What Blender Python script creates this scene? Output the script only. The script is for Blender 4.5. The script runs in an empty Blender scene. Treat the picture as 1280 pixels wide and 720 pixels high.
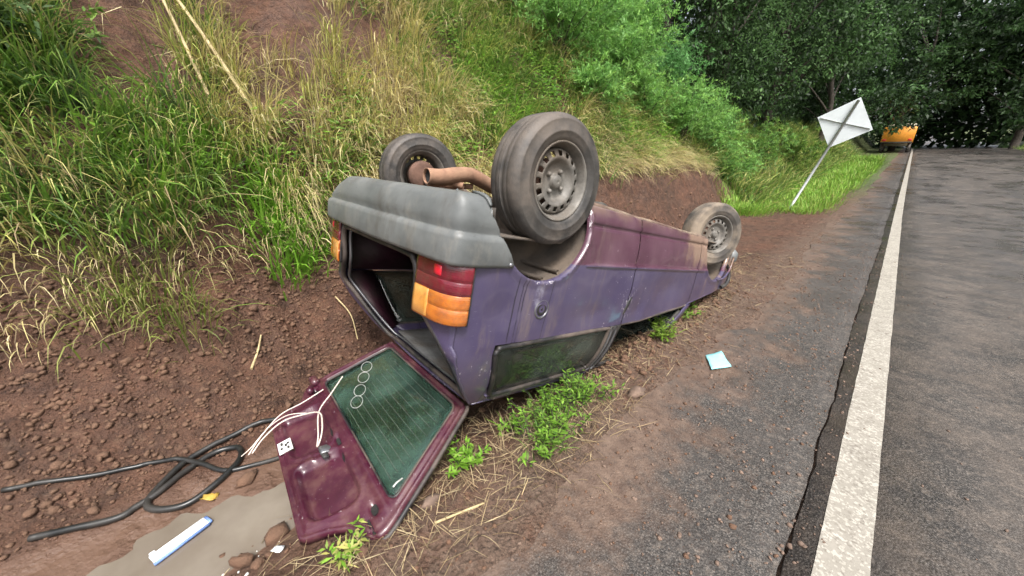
import bpy, math
import numpy as np
from mathutils import Matrix, Vector

R = math.radians
scene = bpy.context.scene

# ------------------------------------------------------------------ camera
CAM_H, PITCH, YAW = 1.45, 20.1, 45.9
cam_data = bpy.data.cameras.new('camera')
cam_data.sensor_width = 36.0
cam_data.lens = 450.0 / 1280.0 * 36.0
cam_data.clip_start = 0.02
cam_data.clip_end = 600.0
cam = bpy.data.objects.new('camera', cam_data)
cam.location = (0, 0, CAM_H)
cam.rotation_euler = (R(90 - PITCH), 0, R(YAW))
scene.collection.objects.link(cam)
scene.camera = cam

# ------------------------------------------------------------------ sky and sun (bright overcast)
world = bpy.data.worlds.new('World')
scene.world = world
world.use_nodes = True
wn = world.node_tree.nodes
wl = world.node_tree.links
wn.clear()
SUN_EL, SUN_AZ = 58.0, 118.0      # azimuth clockwise from +Y (the road runs along +Y)
sky = wn.new('ShaderNodeTexSky')
sky.sky_type = 'NISHITA'
sky.sun_disc = False
sky.sun_elevation = R(SUN_EL)
sky.sun_rotation = R(SUN_AZ)
sky.air_density = 1.0
sky.dust_density = 6.0
sky.ozone_density = 1.0
hsv = wn.new('ShaderNodeHueSaturation')
hsv.inputs['Saturation'].default_value = 0.35      # cloud cover takes the blue out of the sky
bg = wn.new('ShaderNodeBackground')
bg.inputs['Strength'].default_value = 0.10
wo = wn.new('ShaderNodeOutputWorld')
wl.new(sky.outputs[0], hsv.inputs['Color'])
wl.new(hsv.outputs[0], bg.inputs['Color'])
wl.new(bg.outputs[0], wo.inputs['Surface'])

sd = bpy.data.lights.new('sun', 'SUN')
sd.energy = 1.5
sd.angle = R(14)
sd.color = (1.0, 0.97, 0.93)
sun = bpy.data.objects.new('sun', sd)
sdir = Vector((math.sin(R(SUN_AZ)) * math.cos(R(SUN_EL)), math.cos(R(SUN_AZ)) * math.cos(R(SUN_EL)), math.sin(R(SUN_EL))))
sun.rotation_euler = sdir.to_track_quat('Z', 'Y').to_euler()
sun.location = sdir * 30
scene.collection.objects.link(sun)

vs = scene.view_settings
vs.view_transform = 'Standard'
vs.look = 'None'
vs.exposure = 1.4
vs.gamma = 1.0
vs.use_curve_mapping = False
scene.cycles.max_bounces = 8
scene.cycles.transparent_max_bounces = 12
scene.cycles.use_denoising = True
scene.cycles.denoising_prefilter = 'FAST'

rng = np.random.default_rng(7)

# ================================================================== noise and terrain (numpy)
#TERRAIN-BEGIN
def _hash(ix, iy, seed):
    h = (ix.astype(np.int64) * 374761393 + iy.astype(np.int64) * 668265263 + seed * 974634539) & 0x7fffffff
    h = ((h ^ (h >> 13)) * 1274126177) & 0x7fffffff
    h = ((h ^ (h >> 16)) * 951274213) & 0x7fffffff
    return ((h ^ (h >> 15)) & 0xffff) / 65535.0

def vnoise(x, y, seed=0):
    x = np.asarray(x, float); y = np.asarray(y, float)
    ix = np.floor(x); iy = np.floor(y)
    fx = x - ix; fy = y - iy
    fx = fx * fx * (3 - 2 * fx); fy = fy * fy * (3 - 2 * fy)
    a = _hash(ix, iy, seed); b = _hash(ix + 1, iy, seed)
    c = _hash(ix, iy + 1, seed); d = _hash(ix + 1, iy + 1, seed)
    return (a + (b - a) * fx) * (1 - fy) + (c + (d - c) * fx) * fy

def fbm(x, y, f=1.0, o=4, seed=0):
    s = 0.0; a = 0.5
    for k in range(o):
        s = s + a * (vnoise(x * f, y * f, seed + k * 17) - 0.5) * 2
        f *= 2.03; a *= 0.5
    return s

def billow(x, y, f=1.0, o=3, seed=0):
    s = 0.0; a = 0.6
    for k in range(o):
        s = s + a * np.abs(vnoise(x * f, y * f, seed + k * 31) - 0.5) * 2
        f *= 2.1; a *= 0.5
    return s

def sstep(x, a, b):
    t = np.clip((np.asarray(x, float) - a) / (b - a), 0, 1)
    return t * t * (3 - 2 * t)

def uphill(y):
    t = np.maximum(0, np.asarray(y, float) - 12)
    return 0.045 * t * t / (t + 6)

def toe_x(y):
    y = np.asarray(y, float)
    t = np.interp(y, [-6, 0.2, 1.2, 5.0, 7, 12, 40, 200], [-2.25, -2.40, -2.92, -2.98, -2.75, -3.1, -3.6, -3.6])
    return t + 0.18 * (vnoise(y * 0.9, y * 0 + 3.3, 5) - 0.5)

def H(x, y, detail=True):
    x = np.asarray(x, float); y = np.asarray(y, float)
    d = toe_x(y) - x
    dd = np.maximum(d, 0)
    zA = np.interp(dd, [0, .5, 1.0, 1.3, 3.8, 6, 14, 60], [0, .27, .62, .92, 4.1, 6.2, 9.0, 14])
    zB = np.interp(dd, [0, .10, .45, .9, 3.4, 6, 14, 60], [0, .22, 1.02, 1.42, 4.4, 6.6, 9.0, 14])
    zC = np.interp(dd, [0, .3, 1.0, 3.4, 6, 14, 60], [0, .28, .95, 3.0, 4.0, 6.5, 14])
    sb = sstep(y, .6, 1.7); sc = sstep(y, 10, 14)
    bank = zA * (1 - sb) + (zB * (1 - sc) + zC * sc) * sb
    # ditch and shoulder
    dep = 0.115 * (1 - sstep(y, 3.9, 5.4)) + 0.03
    flat = -dep * (1 - sstep(x, -1.62, -1.02))
    # earth pushed up along the road side of the car and in front of it
    flat = flat + 0.06 * np.exp(-((x + 1.12) / .16) ** 2 - ((y - 2.75) / .55) ** 2)
    flat = flat + 0.15 * np.exp(-((x + 1.35) / .45) ** 2 - ((y - 4.75) / .55) ** 2)
    flat = flat + 0.05 * np.exp(-((x + 1.15) / .25) ** 2 - ((y - 3.8) / .6) ** 2)
    # shallow trough of the puddle
    flat = flat - 0.035 * np.exp(-((x + 1.72) / .30) ** 2 - ((y + .25) / .55) ** 2)
    z = flat + bank
    # under the asphalt
    under = sstep(x + 0.30 * fbm(x, y, 1.3, 4, 41), -.97, -0.49)
    z = z * (1 - under) + (-0.035) * under + 0.020 * under * (1 - under) * 4
    # far verge on the other side of the road
    z = z + 0.9 * sstep(x, 8.0, 14.0) + 3.0 * sstep(x, 14, 40)
    bk = sstep(d, -.15, .5)
    z = z + bk * 0.30 * fbm(x, y, .55, 3, 3) * sstep(dd, .3, 2.0)
    z = z + bk * 0.10 * fbm(x, y, 1.9, 2, 9)
    z = z + uphill(y)
    if detail:
        soil = (1 - sstep(x, -.95, -.60))
        am = 0.020 + 0.062 * bk
        wet = np.exp(-((x + 1.72) / .35) ** 2 - ((y + .25) / .6) ** 2)
        z = z + soil * am * (1 - .8 * wet) * (.6 * (billow(x, y, 4.5, 3, 21) - .42) + .7 * fbm(x, y, 6.5, 3, 25))
        z = z + soil * (0.010 + .026 * bk) * (1 - .6 * wet) * fbm(x, y, 11, 3, 77)
    return z
#TERRAIN-END

# ================================================================== mesh helpers
COL = scene.collection

def add_obj(name, me, parent=None):
    o = bpy.data.objects.new(name, me)
    COL.objects.link(o)
    if parent is not None:
        o.parent = parent
    return o

def mesh_from(name, verts, faces, mat=None, parent=None, smooth=True, col=None, merge=False, solid=0.0):
    """verts (n,3); faces: list of index tuples or an int array of quads / tris"""
    me = bpy.data.meshes.new(name)
    verts = np.asarray(verts, np.float32).reshape(-1, 3)
    if isinstance(faces, np.ndarray):
        k = faces.shape[1]
        me.vertices.add(len(verts)); me.vertices.foreach_set('co', verts.ravel())
        me.loops.add(faces.size); me.loops.foreach_set('vertex_index', faces.astype(np.int32).ravel())
        me.polygons.add(len(faces))
        me.polygons.foreach_set('loop_start', np.arange(0, faces.size, k, dtype=np.int32))
        me.update(calc_edges=True)
    else:
        me.from_pydata(verts.tolist(), [], [tuple(int(i) for i in f) for f in faces])
    if smooth:
        me.polygons.foreach_set('use_smooth', np.ones(len(me.polygons), bool))
    if col is not None:
        a = me.color_attributes.new('Col', 'FLOAT_COLOR', 'POINT')
        c = np.ones((len(verts), 4), np.float32); c[:, :3] = col
        a.data.foreach_set('color', c.ravel())
    if mat is not None:
        me.materials.append(mat)
    if merge:
        import bmesh
        bm = bmesh.new(); bm.from_mesh(me)
        bmesh.ops.remove_doubles(bm, verts=bm.verts, dist=1e-4)
        bmesh.ops.dissolve_degenerate(bm, edges=bm.edges, dist=1e-5)
        bm.to_mesh(me); bm.free()
    me.update()
    o = add_obj(name, me, parent)
    if solid:
        m = o.modifiers.new('thickness', 'SOLIDIFY'); m.thickness = solid; m.offset = -1
    return o

def grid_faces(n, m, closed_u=False, closed_v=False):
    F = []
    for i in range(n if closed_u else n - 1):
        for j in range(m if closed_v else m - 1):
            a = i * m + j; b = ((i + 1) % n) * m + j
            c = ((i + 1) % n) * m + (j + 1) % m; d = i * m + (j + 1) % m
            F.append((a, b, c, d))
    return F

def smooth_path(pts, n):
    """Catmull-Rom through pts"""
    P = np.asarray(pts, float)
    P = np.vstack([2 * P[0] - P[1], P, 2 * P[-1] - P[-2]])
    out = []
    k = len(P) - 3
    for t in np.linspace(0, k - 1e-6, n):
        i = int(t); f = t - i
        p0, p1, p2, p3 = P[i:i + 4]
        out.append(.5 * (2 * p1 + (p2 - p0) * f + (2 * p0 - 5 * p1 + 4 * p2 - p3) * f * f + (3 * p1 - p0 - 3 * p2 + p3) * f ** 3))
    return np.array(out)

def tube_vf(path, rad, n=8, closed=False, cap=True):
    P = np.asarray(path, float); m = len(P)
    rad = np.broadcast_to(np.asarray(rad, float), (m,))
    if closed:
        T = np.roll(P, -1, 0) - np.roll(P, 1, 0)
    else:
        T = np.gradient(P, axis=0)
    T = T / (np.linalg.norm(T, axis=1, keepdims=True) + 1e-12)
    u = np.cross(T[0], [0, 0, 1.0])
    if np.linalg.norm(u) < 1e-3:
        u = np.cross(T[0], [1.0, 0, 0])
    u /= np.linalg.norm(u)
    V = []
    ang = np.arange(n) * 2 * np.pi / n
    for i in range(m):
        u = u - T[i] * (u @ T[i]); u /= np.linalg.norm(u) + 1e-12
        w = np.cross(T[i], u)
        V.append(P[i] + rad[i] * (np.cos(ang)[:, None] * u + np.sin(ang)[:, None] * w))
    V = np.vstack(V)
    F = grid_faces(m, n, closed, True)
    if cap and not closed:
        F.append(tuple(range(n)[::-1])); F.append(tuple((m - 1) * n + k for k in range(n)))
    return V, F

class MB:
    """collects pieces of ONE mesh"""
    def __init__(s):
        s.V = []; s.F = []; s.n = 0
    def add(s, V, F):
        V = np.asarray(V, float).reshape(-1, 3)
        s.V.append(V); s.F += [tuple(int(i) + s.n for i in f) for f in F]; s.n += len(V)
        return s
    def tube(s, path, rad, n=8, closed=False):
        return s.add(*tube_vf(path, rad, n, closed))
    def box(s, c, size, rot=None, bev=0.0):
        hx, hy, hz = np.asarray(size, float) / 2
        if bev:
            b = bev
            V = []
            for sx in (-1, 1):
                for sy in (-1, 1):
                    for sz in (-1, 1):
                        V += [(sx * hx, sy * (hy - b), sz * (hz - b)), (sx * (hx - b), sy * hy, sz * (hz - b)), (sx * (hx - b), sy * (hy - b), sz * hz)]
            V = np.array(V)
            def ix(sx, sy, sz, k): return ((sx * 2 + sy) * 2 + sz) * 3 + k
            F = []
            for a in (0, 1):
                F.append([ix(a, 0, 0, 0), ix(a, 1, 0, 0), ix(a, 1, 1, 0), ix(a, 0, 1, 0)][::1 if a else -1])
                F.append([ix(0, a, 0, 1), ix(0, a, 1, 1), ix(1, a, 1, 1), ix(1, a, 0, 1)][::1 if a else -1])
                F.append([ix(0, 0, a, 2), ix(1, 0, a, 2), ix(1, 1, a, 2), ix(0, 1, a, 2)][::1 if a else -1])
            for a in (0, 1):
                for b_ in (0, 1):
                    F.append([ix(a, b_, 0, 0), ix(a, b_, 1, 0), ix(a, b_, 1, 1), ix(a, b_, 0, 1)][::-1 if a == b_ else 1])
                    F.append([ix(a, 0, b_, 0), ix(a, 1, b_, 0), ix(a, 1, b_, 2), ix(a, 0, b_, 2)][::1 if a == b_ else -1])
                    F.append([ix(0, a, b_, 1), ix(1, a, b_, 1), ix(1, a, b_, 2), ix(0, a, b_, 2)][::-1 if a == b_ else 1])
            for a in (0, 1):
                for b_ in (0, 1):
                    for c_ in (0, 1):
                        f = [ix(a, b_, c_, 0), ix(a, b_, c_, 1), ix(a, b_, c_, 2)]
                        F.append(f if (a + b_ + c_) % 2 else f[::-1])
        else:
            V = np.array([(x, y, z) for x in (-hx, hx) for y in (-hy, hy) for z in (-hz, hz)])
            F = [(0, 1, 3, 2), (4, 6, 7, 5), (0, 4, 5, 1), (2, 3, 7, 6), (0, 2, 6, 4), (1, 5, 7, 3)]
        if rot is not None:
            V = V @ np.array(rot, float).T
        return s.add(V + np.asarray(c, float), F)
    def build(s, name, mat, parent=None, smooth=True, **k):
        return mesh_from(name, np.vstack(s.V), s.F, mat, parent, smooth, **k)

def lathe_vf(prof, n=48, axis=1, c=(0, 0, 0)):
    """prof: list of (radius, offset along axis Y)"""
    prof = np.asarray(prof, float); a = np.arange(n) * 2 * np.pi / n
    V = np.zeros((len(prof), n, 3))
    V[:, :, 0] = prof[:, :1] * np.cos(a); V[:, :, 2] = prof[:, :1] * np.sin(a); V[:, :, 1] = prof[:, 1:2]
    return V.reshape(-1, 3) + np.asarray(c, float), grid_faces(len(prof), n, False, True)

def tag(o, label, cat=None, group=None, kind=None):
    if label: o['label'] = label
    if cat: o['category'] = cat
    if group: o['group'] = group
    if kind: o['kind'] = kind
    return o

def empty(name, loc=(0, 0, 0), label=None, cat=None, group=None):
    o = bpy.data.objects.new(name, None)
    o.location = loc; o.empty_display_size = .1
    COL.objects.link(o)
    return tag(o, label, cat, group)

# ================================================================== materials
class NT:
    def __init__(s, name):
        s.m = bpy.data.materials.new(name); s.m.use_nodes = True
        s.t = s.m.node_tree; s.t.nodes.clear()
        s.out = s.t.nodes.new('ShaderNodeOutputMaterial')
    def n(s, kind, props=None, **inp):
        nd = s.t.nodes.new('ShaderNode' + kind)
        for k, v in (props or {}).items(): setattr(nd, k, v)
        for k, v in inp.items():
            key = int(k[1:]) if k[0] == 'i' and k[1:].isdigit() else k.replace('_', ' ')
            s.set(nd.inputs[key], v)
        return nd
    def set(s, sock, v):
        if isinstance(v, bpy.types.NodeSocket): s.t.links.new(v, sock)
        elif isinstance(v, bpy.types.Node): s.t.links.new(v.outputs[0], sock)
        else:
            if sock.type == 'RGBA' and len(v) == 3: v = (*v, 1)
            sock.default_value = v
    def co(s, kind='Object'): return s.n('TexCoord').outputs[kind]
    def noise(s, scale, detail=4, rough=.55, vec=None, dist=0.0):
        nd = s.n('TexNoise', Scale=scale, Detail=detail, Roughness=rough, Distortion=dist)
        if vec is not None: s.set(nd.inputs['Vector'], vec)
        return nd.outputs['Fac']
    def vor(s, scale, vec=None, feature='F1', rnd=1.0):
        nd = s.n('TexVoronoi', {'feature': feature}, Scale=scale, Randomness=rnd)
        if vec is not None: s.set(nd.inputs['Vector'], vec)
        return nd.outputs['Distance']
    def ramp(s, fac, a, b, lo=(0, 0, 0), hi=(1, 1, 1)):
        nd = s.n('ValToRGB'); s.set(nd.inputs[0], fac)
        e = nd.color_ramp.elements
        e[0].position = a; e[1].position = b; e[0].color = (*lo, 1); e[1].color = (*hi, 1)
        return nd.outputs[0]
    def mix(s, fac, a, b, blend='MIX'):
        nd = s.n('Mix', {'data_type': 'RGBA', 'blend_type': blend, 'clamp_factor': True})
        s.set(nd.inputs[0], fac); s.set(nd.inputs[6], a); s.set(nd.inputs[7], b)
        return nd.outputs[2]
    def math(s, op, a, b=0.0, clamp=False):
        nd = s.n('Math', {'operation': op, 'use_clamp': clamp}); s.set(nd.inputs[0], a); s.set(nd.inputs[1], b)
        return nd.outputs[0]
    def maprange(s, v, a, b, c=0.0, d=1.0):
        nd = s.n('MapRange', {'interpolation_type': 'SMOOTHSTEP'}); s.set(nd.inputs[0], v)
        for i, q in enumerate((a, b, c, d)): nd.inputs[i + 1].default_value = q
        return nd.outputs[0]
    def bump(s, h, strength=.5, dist=.01, normal=None):
        nd = s.n('Bump', Strength=strength, Distance=dist); s.set(nd.inputs['Height'], h)
        if normal is not None: s.set(nd.inputs['Normal'], normal)
        return nd.outputs[0]
    def xyz(s, vec):
        return s.n('SeparateXYZ', Vector=vec).outputs
    def mapping(s, vec, scale=(1, 1, 1), loc=(0, 0, 0)):
        return s.n('Mapping', Vector=vec, Scale=scale, Location=loc).outputs[0]
    def pbr(s, **k):
        b = s.n('BsdfPrincipled', **k); s.t.links.new(b.outputs[0], s.out.inputs[0]); return b

def simple(name, color, rough=.6, metal=0.0, var=.25, scale=8.0, bump=.0, bscale=60.0, coat=0.0, dirt=None, spec=.5):
    t = NT(name); c = t.co()
    dark = tuple(v * (1 - var) for v in color); lite = tuple(min(1, v * (1 + var)) for v in color)
    base = t.mix(t.ramp(t.noise(scale, 5, .6, c), .35, .65), dark, lite)
    r = rough
    if dirt:
        f = t.ramp(t.noise(3.1, 6, .65, c), .42, .62)
        base = t.mix(f, base, dirt)
        r = t.math('ADD', rough, t.math('MULTIPLY', f, .3), True)
    kw = dict(Base_Color=base, Roughness=r, Metallic=metal)
    kw['Specular IOR Level'] = spec
    b = t.n('BsdfPrincipled')
    for k, v in kw.items(): t.set(b.inputs[k.replace('_', ' ')], v)
    b.inputs['Coat Weight'].default_value = coat
    if bump: t.set(b.inputs['Normal'], t.bump(t.noise(bscale, 4, .6, c), bump, .004))
    t.t.links.new(b.outputs[0], t.out.inputs[0])
    return t.m

def soil_color(t, c):
    big = t.ramp(t.noise(1.1, 4, .6, c), .34, .66)
    fine = t.ramp(t.noise(9, 6, .65, c), .3, .72)
    a = t.mix(fine, (.036, .018, .011), (.120, .060, .035))
    b = t.mix(fine, (.060, .024, .013), (.165, .076, .043))
    base = t.mix(big, a, b)
    pale = t.ramp(t.vor(17, c), .05, .42, (1, 1, 1), (0, 0, 0))
    base = t.mix(t.math('MULTIPLY', pale, .28), base, (.215, .135, .086))
    return base

def make_soil():
    t = NT('soil'); c = t.co()
    base = soil_color(t, c)
    x, y, z = t.xyz(c)
    # damp silt in the bottom of the ditch
    wetx = t.maprange(x, -2.35, -2.05); wetx2 = t.maprange(x, -1.45, -1.2, 1, 0); wety = t.maprange(y, .3, .7, 1, 0)
    wet = t.math('MULTIPLY', t.math('MULTIPLY', wetx, wetx2), wety)
    wet = t.math('MULTIPLY', wet, t.maprange(t.noise(2.3, 3, .5, c), .25, .55))
    base = t.mix(wet, base, (.125, .072, .048))
    # grey sandy shoulder towards the asphalt
    sh = t.math('MULTIPLY', t.maprange(x, -1.35, -.80), t.maprange(t.noise(5.3, 6, .7, c), .25, .55))
    base = t.mix(t.math('MULTIPLY', sh, .85), base, t.mix(t.ramp(t.noise(24, 6, .7, c), .35, .65), (.090, .056, .038), (.185, .128, .092)))
    far = t.math('MAXIMUM', t.maprange(y, 14, 24), t.maprange(x, 7.4, 8.6))
    base = t.mix(t.math('MULTIPLY', far, .85), base, t.mix(t.ramp(t.noise(.8, 5, .6, c), .35, .65), (.050, .085, .022), (.10, .13, .04)))
    rough = t.math('SUBTRACT', t.maprange(t.noise(2.6, 4, .6, c), .35, .65, .62, .92), t.math('MULTIPLY', wet, .25))
    h = t.math('ADD', t.math('MULTIPLY', t.noise(38, 6, .7, c), .8), t.math('MULTIPLY', t.vor(55, c), .5))
    hs = t.math('SUBTRACT', 1.0, t.math('MULTIPLY', wet, .8))
    nb0 = t.bump(t.math('MULTIPLY', t.noise(8, 6, .65, c), hs), .8, .12)
    nb = t.n('Bump', Distance=.02, Strength=1.0, Normal=nb0); t.set(nb.inputs['Height'], t.math('MULTIPLY', h, hs))
    t.pbr(Base_Color=base, Roughness=rough, Normal=nb.outputs[0])
    return t.m

def make_clod():
    t = NT('clod'); c = t.co()
    base = soil_color(t, c)
    base = t.mix(.5, base, (.175, .105, .066))
    t.pbr(Base_Color=base, Roughness=.9, Normal=t.bump(t.noise(60, 5, .7, c), .8, .01))
    return t.m

def make_asphalt(lane=False):
    t = NT('asphalt_lane' if lane else 'asphalt_shoulder'); c = t.co()
    x, y, z = t.xyz(c)
    vn = t.n('TexVoronoi', Scale=105.0, Vector=c); ag = vn.outputs['Distance']
    cell = t.xyz(vn.outputs['Color'])[0]
    fine = t.noise(170, 4, .8, c)
    base = t.mix(t.ramp(ag, .1, .5), (.150, .132, .116), (.040, .036, .032))
    base = t.mix(t.ramp(cell, .45, .95), base, (.24, .215, .19))
    base = t.mix(t.ramp(cell, .28, .10), base, (.022, .020, .018))
    base = t.mix(t.ramp(fine, .50, .74), base, (.27, .243, .215))
    base = t.mix(t.math('MULTIPLY', t.ramp(t.noise(3.3, 7, .72, c), .40, .62), .55), base, (.052, .045, .040))
    base = t.mix(t.math('MULTIPLY', t.ramp(t.noise(24, 6, .75, c), .52, .66), .5), base, (.20, .165, .135))
    # dried mud washed over the shoulder
    if not lane:
        n = t.noise(2.1, 7, .68, c)
        edge = t.maprange(x, -.95, .12, .52, .18)
        f = t.maprange(t.math('ADD', n, edge), .76, 1.00)
        mudc = t.mix(t.ramp(t.noise(14, 5, .6, c), .3, .7), (.085, .050, .034), (.185, .125, .090))
        base = t.mix(t.math('MULTIPLY', f, .82), base, mudc)
        grit = t.ramp(t.noise(33, 6, .75, c), .54, .64)
        base = t.mix(t.math('MULTIPLY', grit, .6), base, (.045, .032, .026))
    else:
        base = t.mix(t.math('MULTIPLY', t.ramp(t.noise(3, 6, .68, c), .40, .70), .55), base, (.17, .135, .108))
    # damp far part of the shoulder
    damp = t.math('MULTIPLY', t.maprange(y, 4.0, 9.0), t.maprange(t.noise(.9, 4, .55, t.mapping(c, (1, .35, 1))), .42, .60))
    base = t.mix(t.math('MULTIPLY', damp, .35), base, (.055, .055, .056))
    rough = t.math('SUBTRACT', t.maprange(t.noise(1.7, 5, .6, c), .35, .65, .36, .75), t.math('MULTIPLY', damp, .25))
    h = t.math('ADD', t.math('MULTIPLY', ag, -1.0), t.math('MULTIPLY', fine, .5))
    t.pbr(Base_Color=base, Roughness=rough, Normal=t.bump(h, .45, .005))
    return t.m

def make_line_paint():
    t = NT('line_paint'); c = t.co()
    wear = t.ramp(t.math('ADD', t.math('MULTIPLY', t.noise(42, 6, .75, c), .7), t.math('MULTIPLY', t.noise(5, 4, .6, c), .32)), .52, .62)
    base = t.mix(t.ramp(t.noise(7, 6, .65, c), .3, .7), (.30, .28, .235), (.47, .44, .38))
    lv = t.n('TexVoronoi', Scale=105.0, Vector=c)
    base = t.mix(t.math('MULTIPLY', t.ramp(t.xyz(lv.outputs['Color'])[0], .30, .12), .6), base, (.20, .18, .15))
    base = t.mix(wear, base, (.17, .15, .125))
    t.pbr(Base_Color=base, Roughness=.75, Normal=t.bump(t.vor(95, c), -.5, .006))
    return t.m

def foliage_mat(name, trans=.35, rough=.55):
    t = NT(name)
    a = t.n('Attribute', {'attribute_name': 'Col'})
    b = t.n('BsdfPrincipled', Base_Color=a.outputs['Color'], Roughness=rough)
    b.inputs['Specular IOR Level'].default_value = .3
    tr = t.n('BsdfTranslucent', Color=a.outputs['Color'])
    mx = t.n('MixShader'); mx.inputs[0].default_value = trans
    t.t.links.new(b.outputs[0], mx.inputs[1]); t.t.links.new(tr.outputs[0], mx.inputs[2])
    t.t.links.new(mx.outputs[0], t.out.inputs[0])
    return t.m

def make_paint():
    t = NT('car_paint'); c = t.co()
    x, y, z = t.xyz(c)
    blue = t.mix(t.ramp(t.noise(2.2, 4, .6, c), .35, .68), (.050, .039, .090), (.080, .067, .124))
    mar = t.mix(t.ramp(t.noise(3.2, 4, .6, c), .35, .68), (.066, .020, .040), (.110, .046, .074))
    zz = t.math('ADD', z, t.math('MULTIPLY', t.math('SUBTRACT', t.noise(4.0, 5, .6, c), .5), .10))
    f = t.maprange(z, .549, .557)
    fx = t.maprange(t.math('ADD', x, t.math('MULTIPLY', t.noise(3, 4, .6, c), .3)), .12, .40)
    base = t.mix(f, t.mix(fx, blue, mar), blue)  # faded paint tones, with some sky and bank reflection put into the colour
    # dried mud on the sill and towards the nose
    mn = t.noise(6.5, 7, .7, t.mapping(c, (1.0, 1, .35)))
    mud = t.math('ADD', t.math('MULTIPLY', t.maprange(x, 1.35, 1.95), t.maprange(z, .62, .30)), t.math('MULTIPLY', t.maprange(x, 1.2, 2.6), .25))
    mud = t.maprange(t.math('ADD', t.math('MULTIPLY', mud, .5), mn), .62, .85)
    base = t.mix(t.math('MULTIPLY', mud, .8), base, (.25, .165, .110))
    stk = t.math('MULTIPLY', t.maprange(t.noise(11, 6, .72, t.mapping(c, (1, 1, .16))), .50, .68), t.maprange(t.noise(1.9, 4, .6, c), .40, .60))
    base = t.mix(t.math('MULTIPLY', stk, .42), base, (.20, .155, .125))
    sill = t.math('MULTIPLY', t.maprange(z, .30, .22), t.maprange(mn, .35, .6))
    base = t.mix(t.math('MULTIPLY', sill, .6), base, (.26, .18, .125))
    dust = t.ramp(t.noise(1.7, 6, .7, c), .45, .75)
    base = t.mix(t.math('MULTIPLY', dust, .16), base, (.22, .18, .17))
    # thin dark runs down the quarter panel
    wob = t.math('MULTIPLY', t.math('SUBTRACT', t.noise(5, 3, .6, c), .5), .03)
    run = None
    for x0, w0_ in ((-.215, .0035), (-.180, .0028), (-.160, .0030), (.02, .0025)):
        dx = t.math('ABSOLUTE', t.math('SUBTRACT', t.math('ADD', x, wob), x0))
        m_ = t.maprange(dx, w0_ * 1.6, w0_ * .5)
        run = m_ if run is None else t.math('MAXIMUM', run, m_)
    run = t.math('MULTIPLY', run, t.math('MULTIPLY', t.maprange(z, .60, .66), t.maprange(t.noise(6, 3, .6, c), .30, .5)))
    base = t.mix(t.math('MULTIPLY', run, .8), base, (.012, .010, .014))
    # pale smear above the fuel cap
    sm = t.math('MULTIPLY', t.maprange(t.math('ABSOLUTE', t.math('SUBTRACT', x, -.065)), .035, .012), t.math('MULTIPLY', t.maprange(z, .655, .68), t.maprange(z, .80, .74)))
    base = t.mix(t.math('MULTIPLY', t.math('MULTIPLY', sm, t.maprange(t.noise(14, 5, .7, c), .4, .6)), .6), base, (.33, .32, .40))
    # chipped paint, white primer showing
    sc = t.noise(58, 5, .75, t.mapping(c, (1, 1, .55)))
    scf = t.noise(90, 3, .7, t.mapping(c, (.25, 1, 1.6)))
    sfm = t.math('MULTIPLY', t.maprange(scf, .66, .72), t.maprange(t.noise(2.6, 3, .6, c), .48, .62))
    base = t.mix(t.math('MULTIPLY', sfm, .5), base, (.40, .37, .42))
    dist = t.n('VectorMath', {'operation': 'DISTANCE'}, i0=c, i1=(.84, .79, .80)).outputs['Value']
    near = t.math('MAXIMUM', t.maprange(dist, .20, .02, 0, .14), t.maprange(dist, .75, .10, 0, .055))
    arch = t.n('VectorMath', {'operation': 'DISTANCE'}, i0=t.mapping(c, (1, 0, 1)), i1=(-.06, 0, .31)).outputs['Value']
    edge = t.math('MULTIPLY', t.maprange(arch, .375, .345, 0, .15), t.math('MULTIPLY', t.maprange(y, .6, .7), t.maprange(t.noise(7, 3, .6, c), .42, .62)))
    belt = t.math('MULTIPLY', t.maprange(z, .935, .965, 0, .11), t.maprange(t.noise(2.4, 2, .5, c), .5, .6))
    chips = t.maprange(t.math('ADD', sc, t.math('ADD', t.math('ADD', near, edge), belt)), .70, .735)
    base = t.mix(t.math('MULTIPLY', chips, .9), base, (.62, .58, .60))
    rough = t.math('ADD', .20, t.math('ADD', t.math('MULTIPLY', t.noise(5, 5, .6, c), .25), t.math('MULTIPLY', mud, .45)), True)
    b = t.pbr(Base_Color=base, Roughness=rough, Normal=t.bump(t.noise(3.0, 3, .5, c), .12, .02))
    b.inputs['Coat Weight'].default_value = .6
    b.inputs['Coat Roughness'].default_value = .10
    return t.m

def make_inner_paint():
    t = NT('tailgate_paint'); c = t.co()
    base = t.mix(t.ramp(t.noise(3.5, 5, .6, c), .3, .7), (.036, .004, .014), (.085, .014, .034))
    d = t.ramp(t.noise(7, 8, .75, c), .46, .70)
    base = t.mix(t.math('MULTIPLY', d, .5), base, (.150, .092, .066))
    ch = t.ramp(t.noise(36, 6, .78, c), .63, .68)
    base = t.mix(t.math('MULTIPLY', ch, .55), base, (.55, .48, .50))
    rough = t.math('ADD', .24, t.math('MULTIPLY', t.noise(6, 5, .6, c), .3))
    b = t.pbr(Base_Color=base, Roughness=rough, Normal=t.bump(t.noise(5, 4, .5, c), .2, .02))
    b.inputs['Coat Weight'].default_value = .5; b.inputs['Coat Roughness'].default_value = .15
    return t.m

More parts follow.
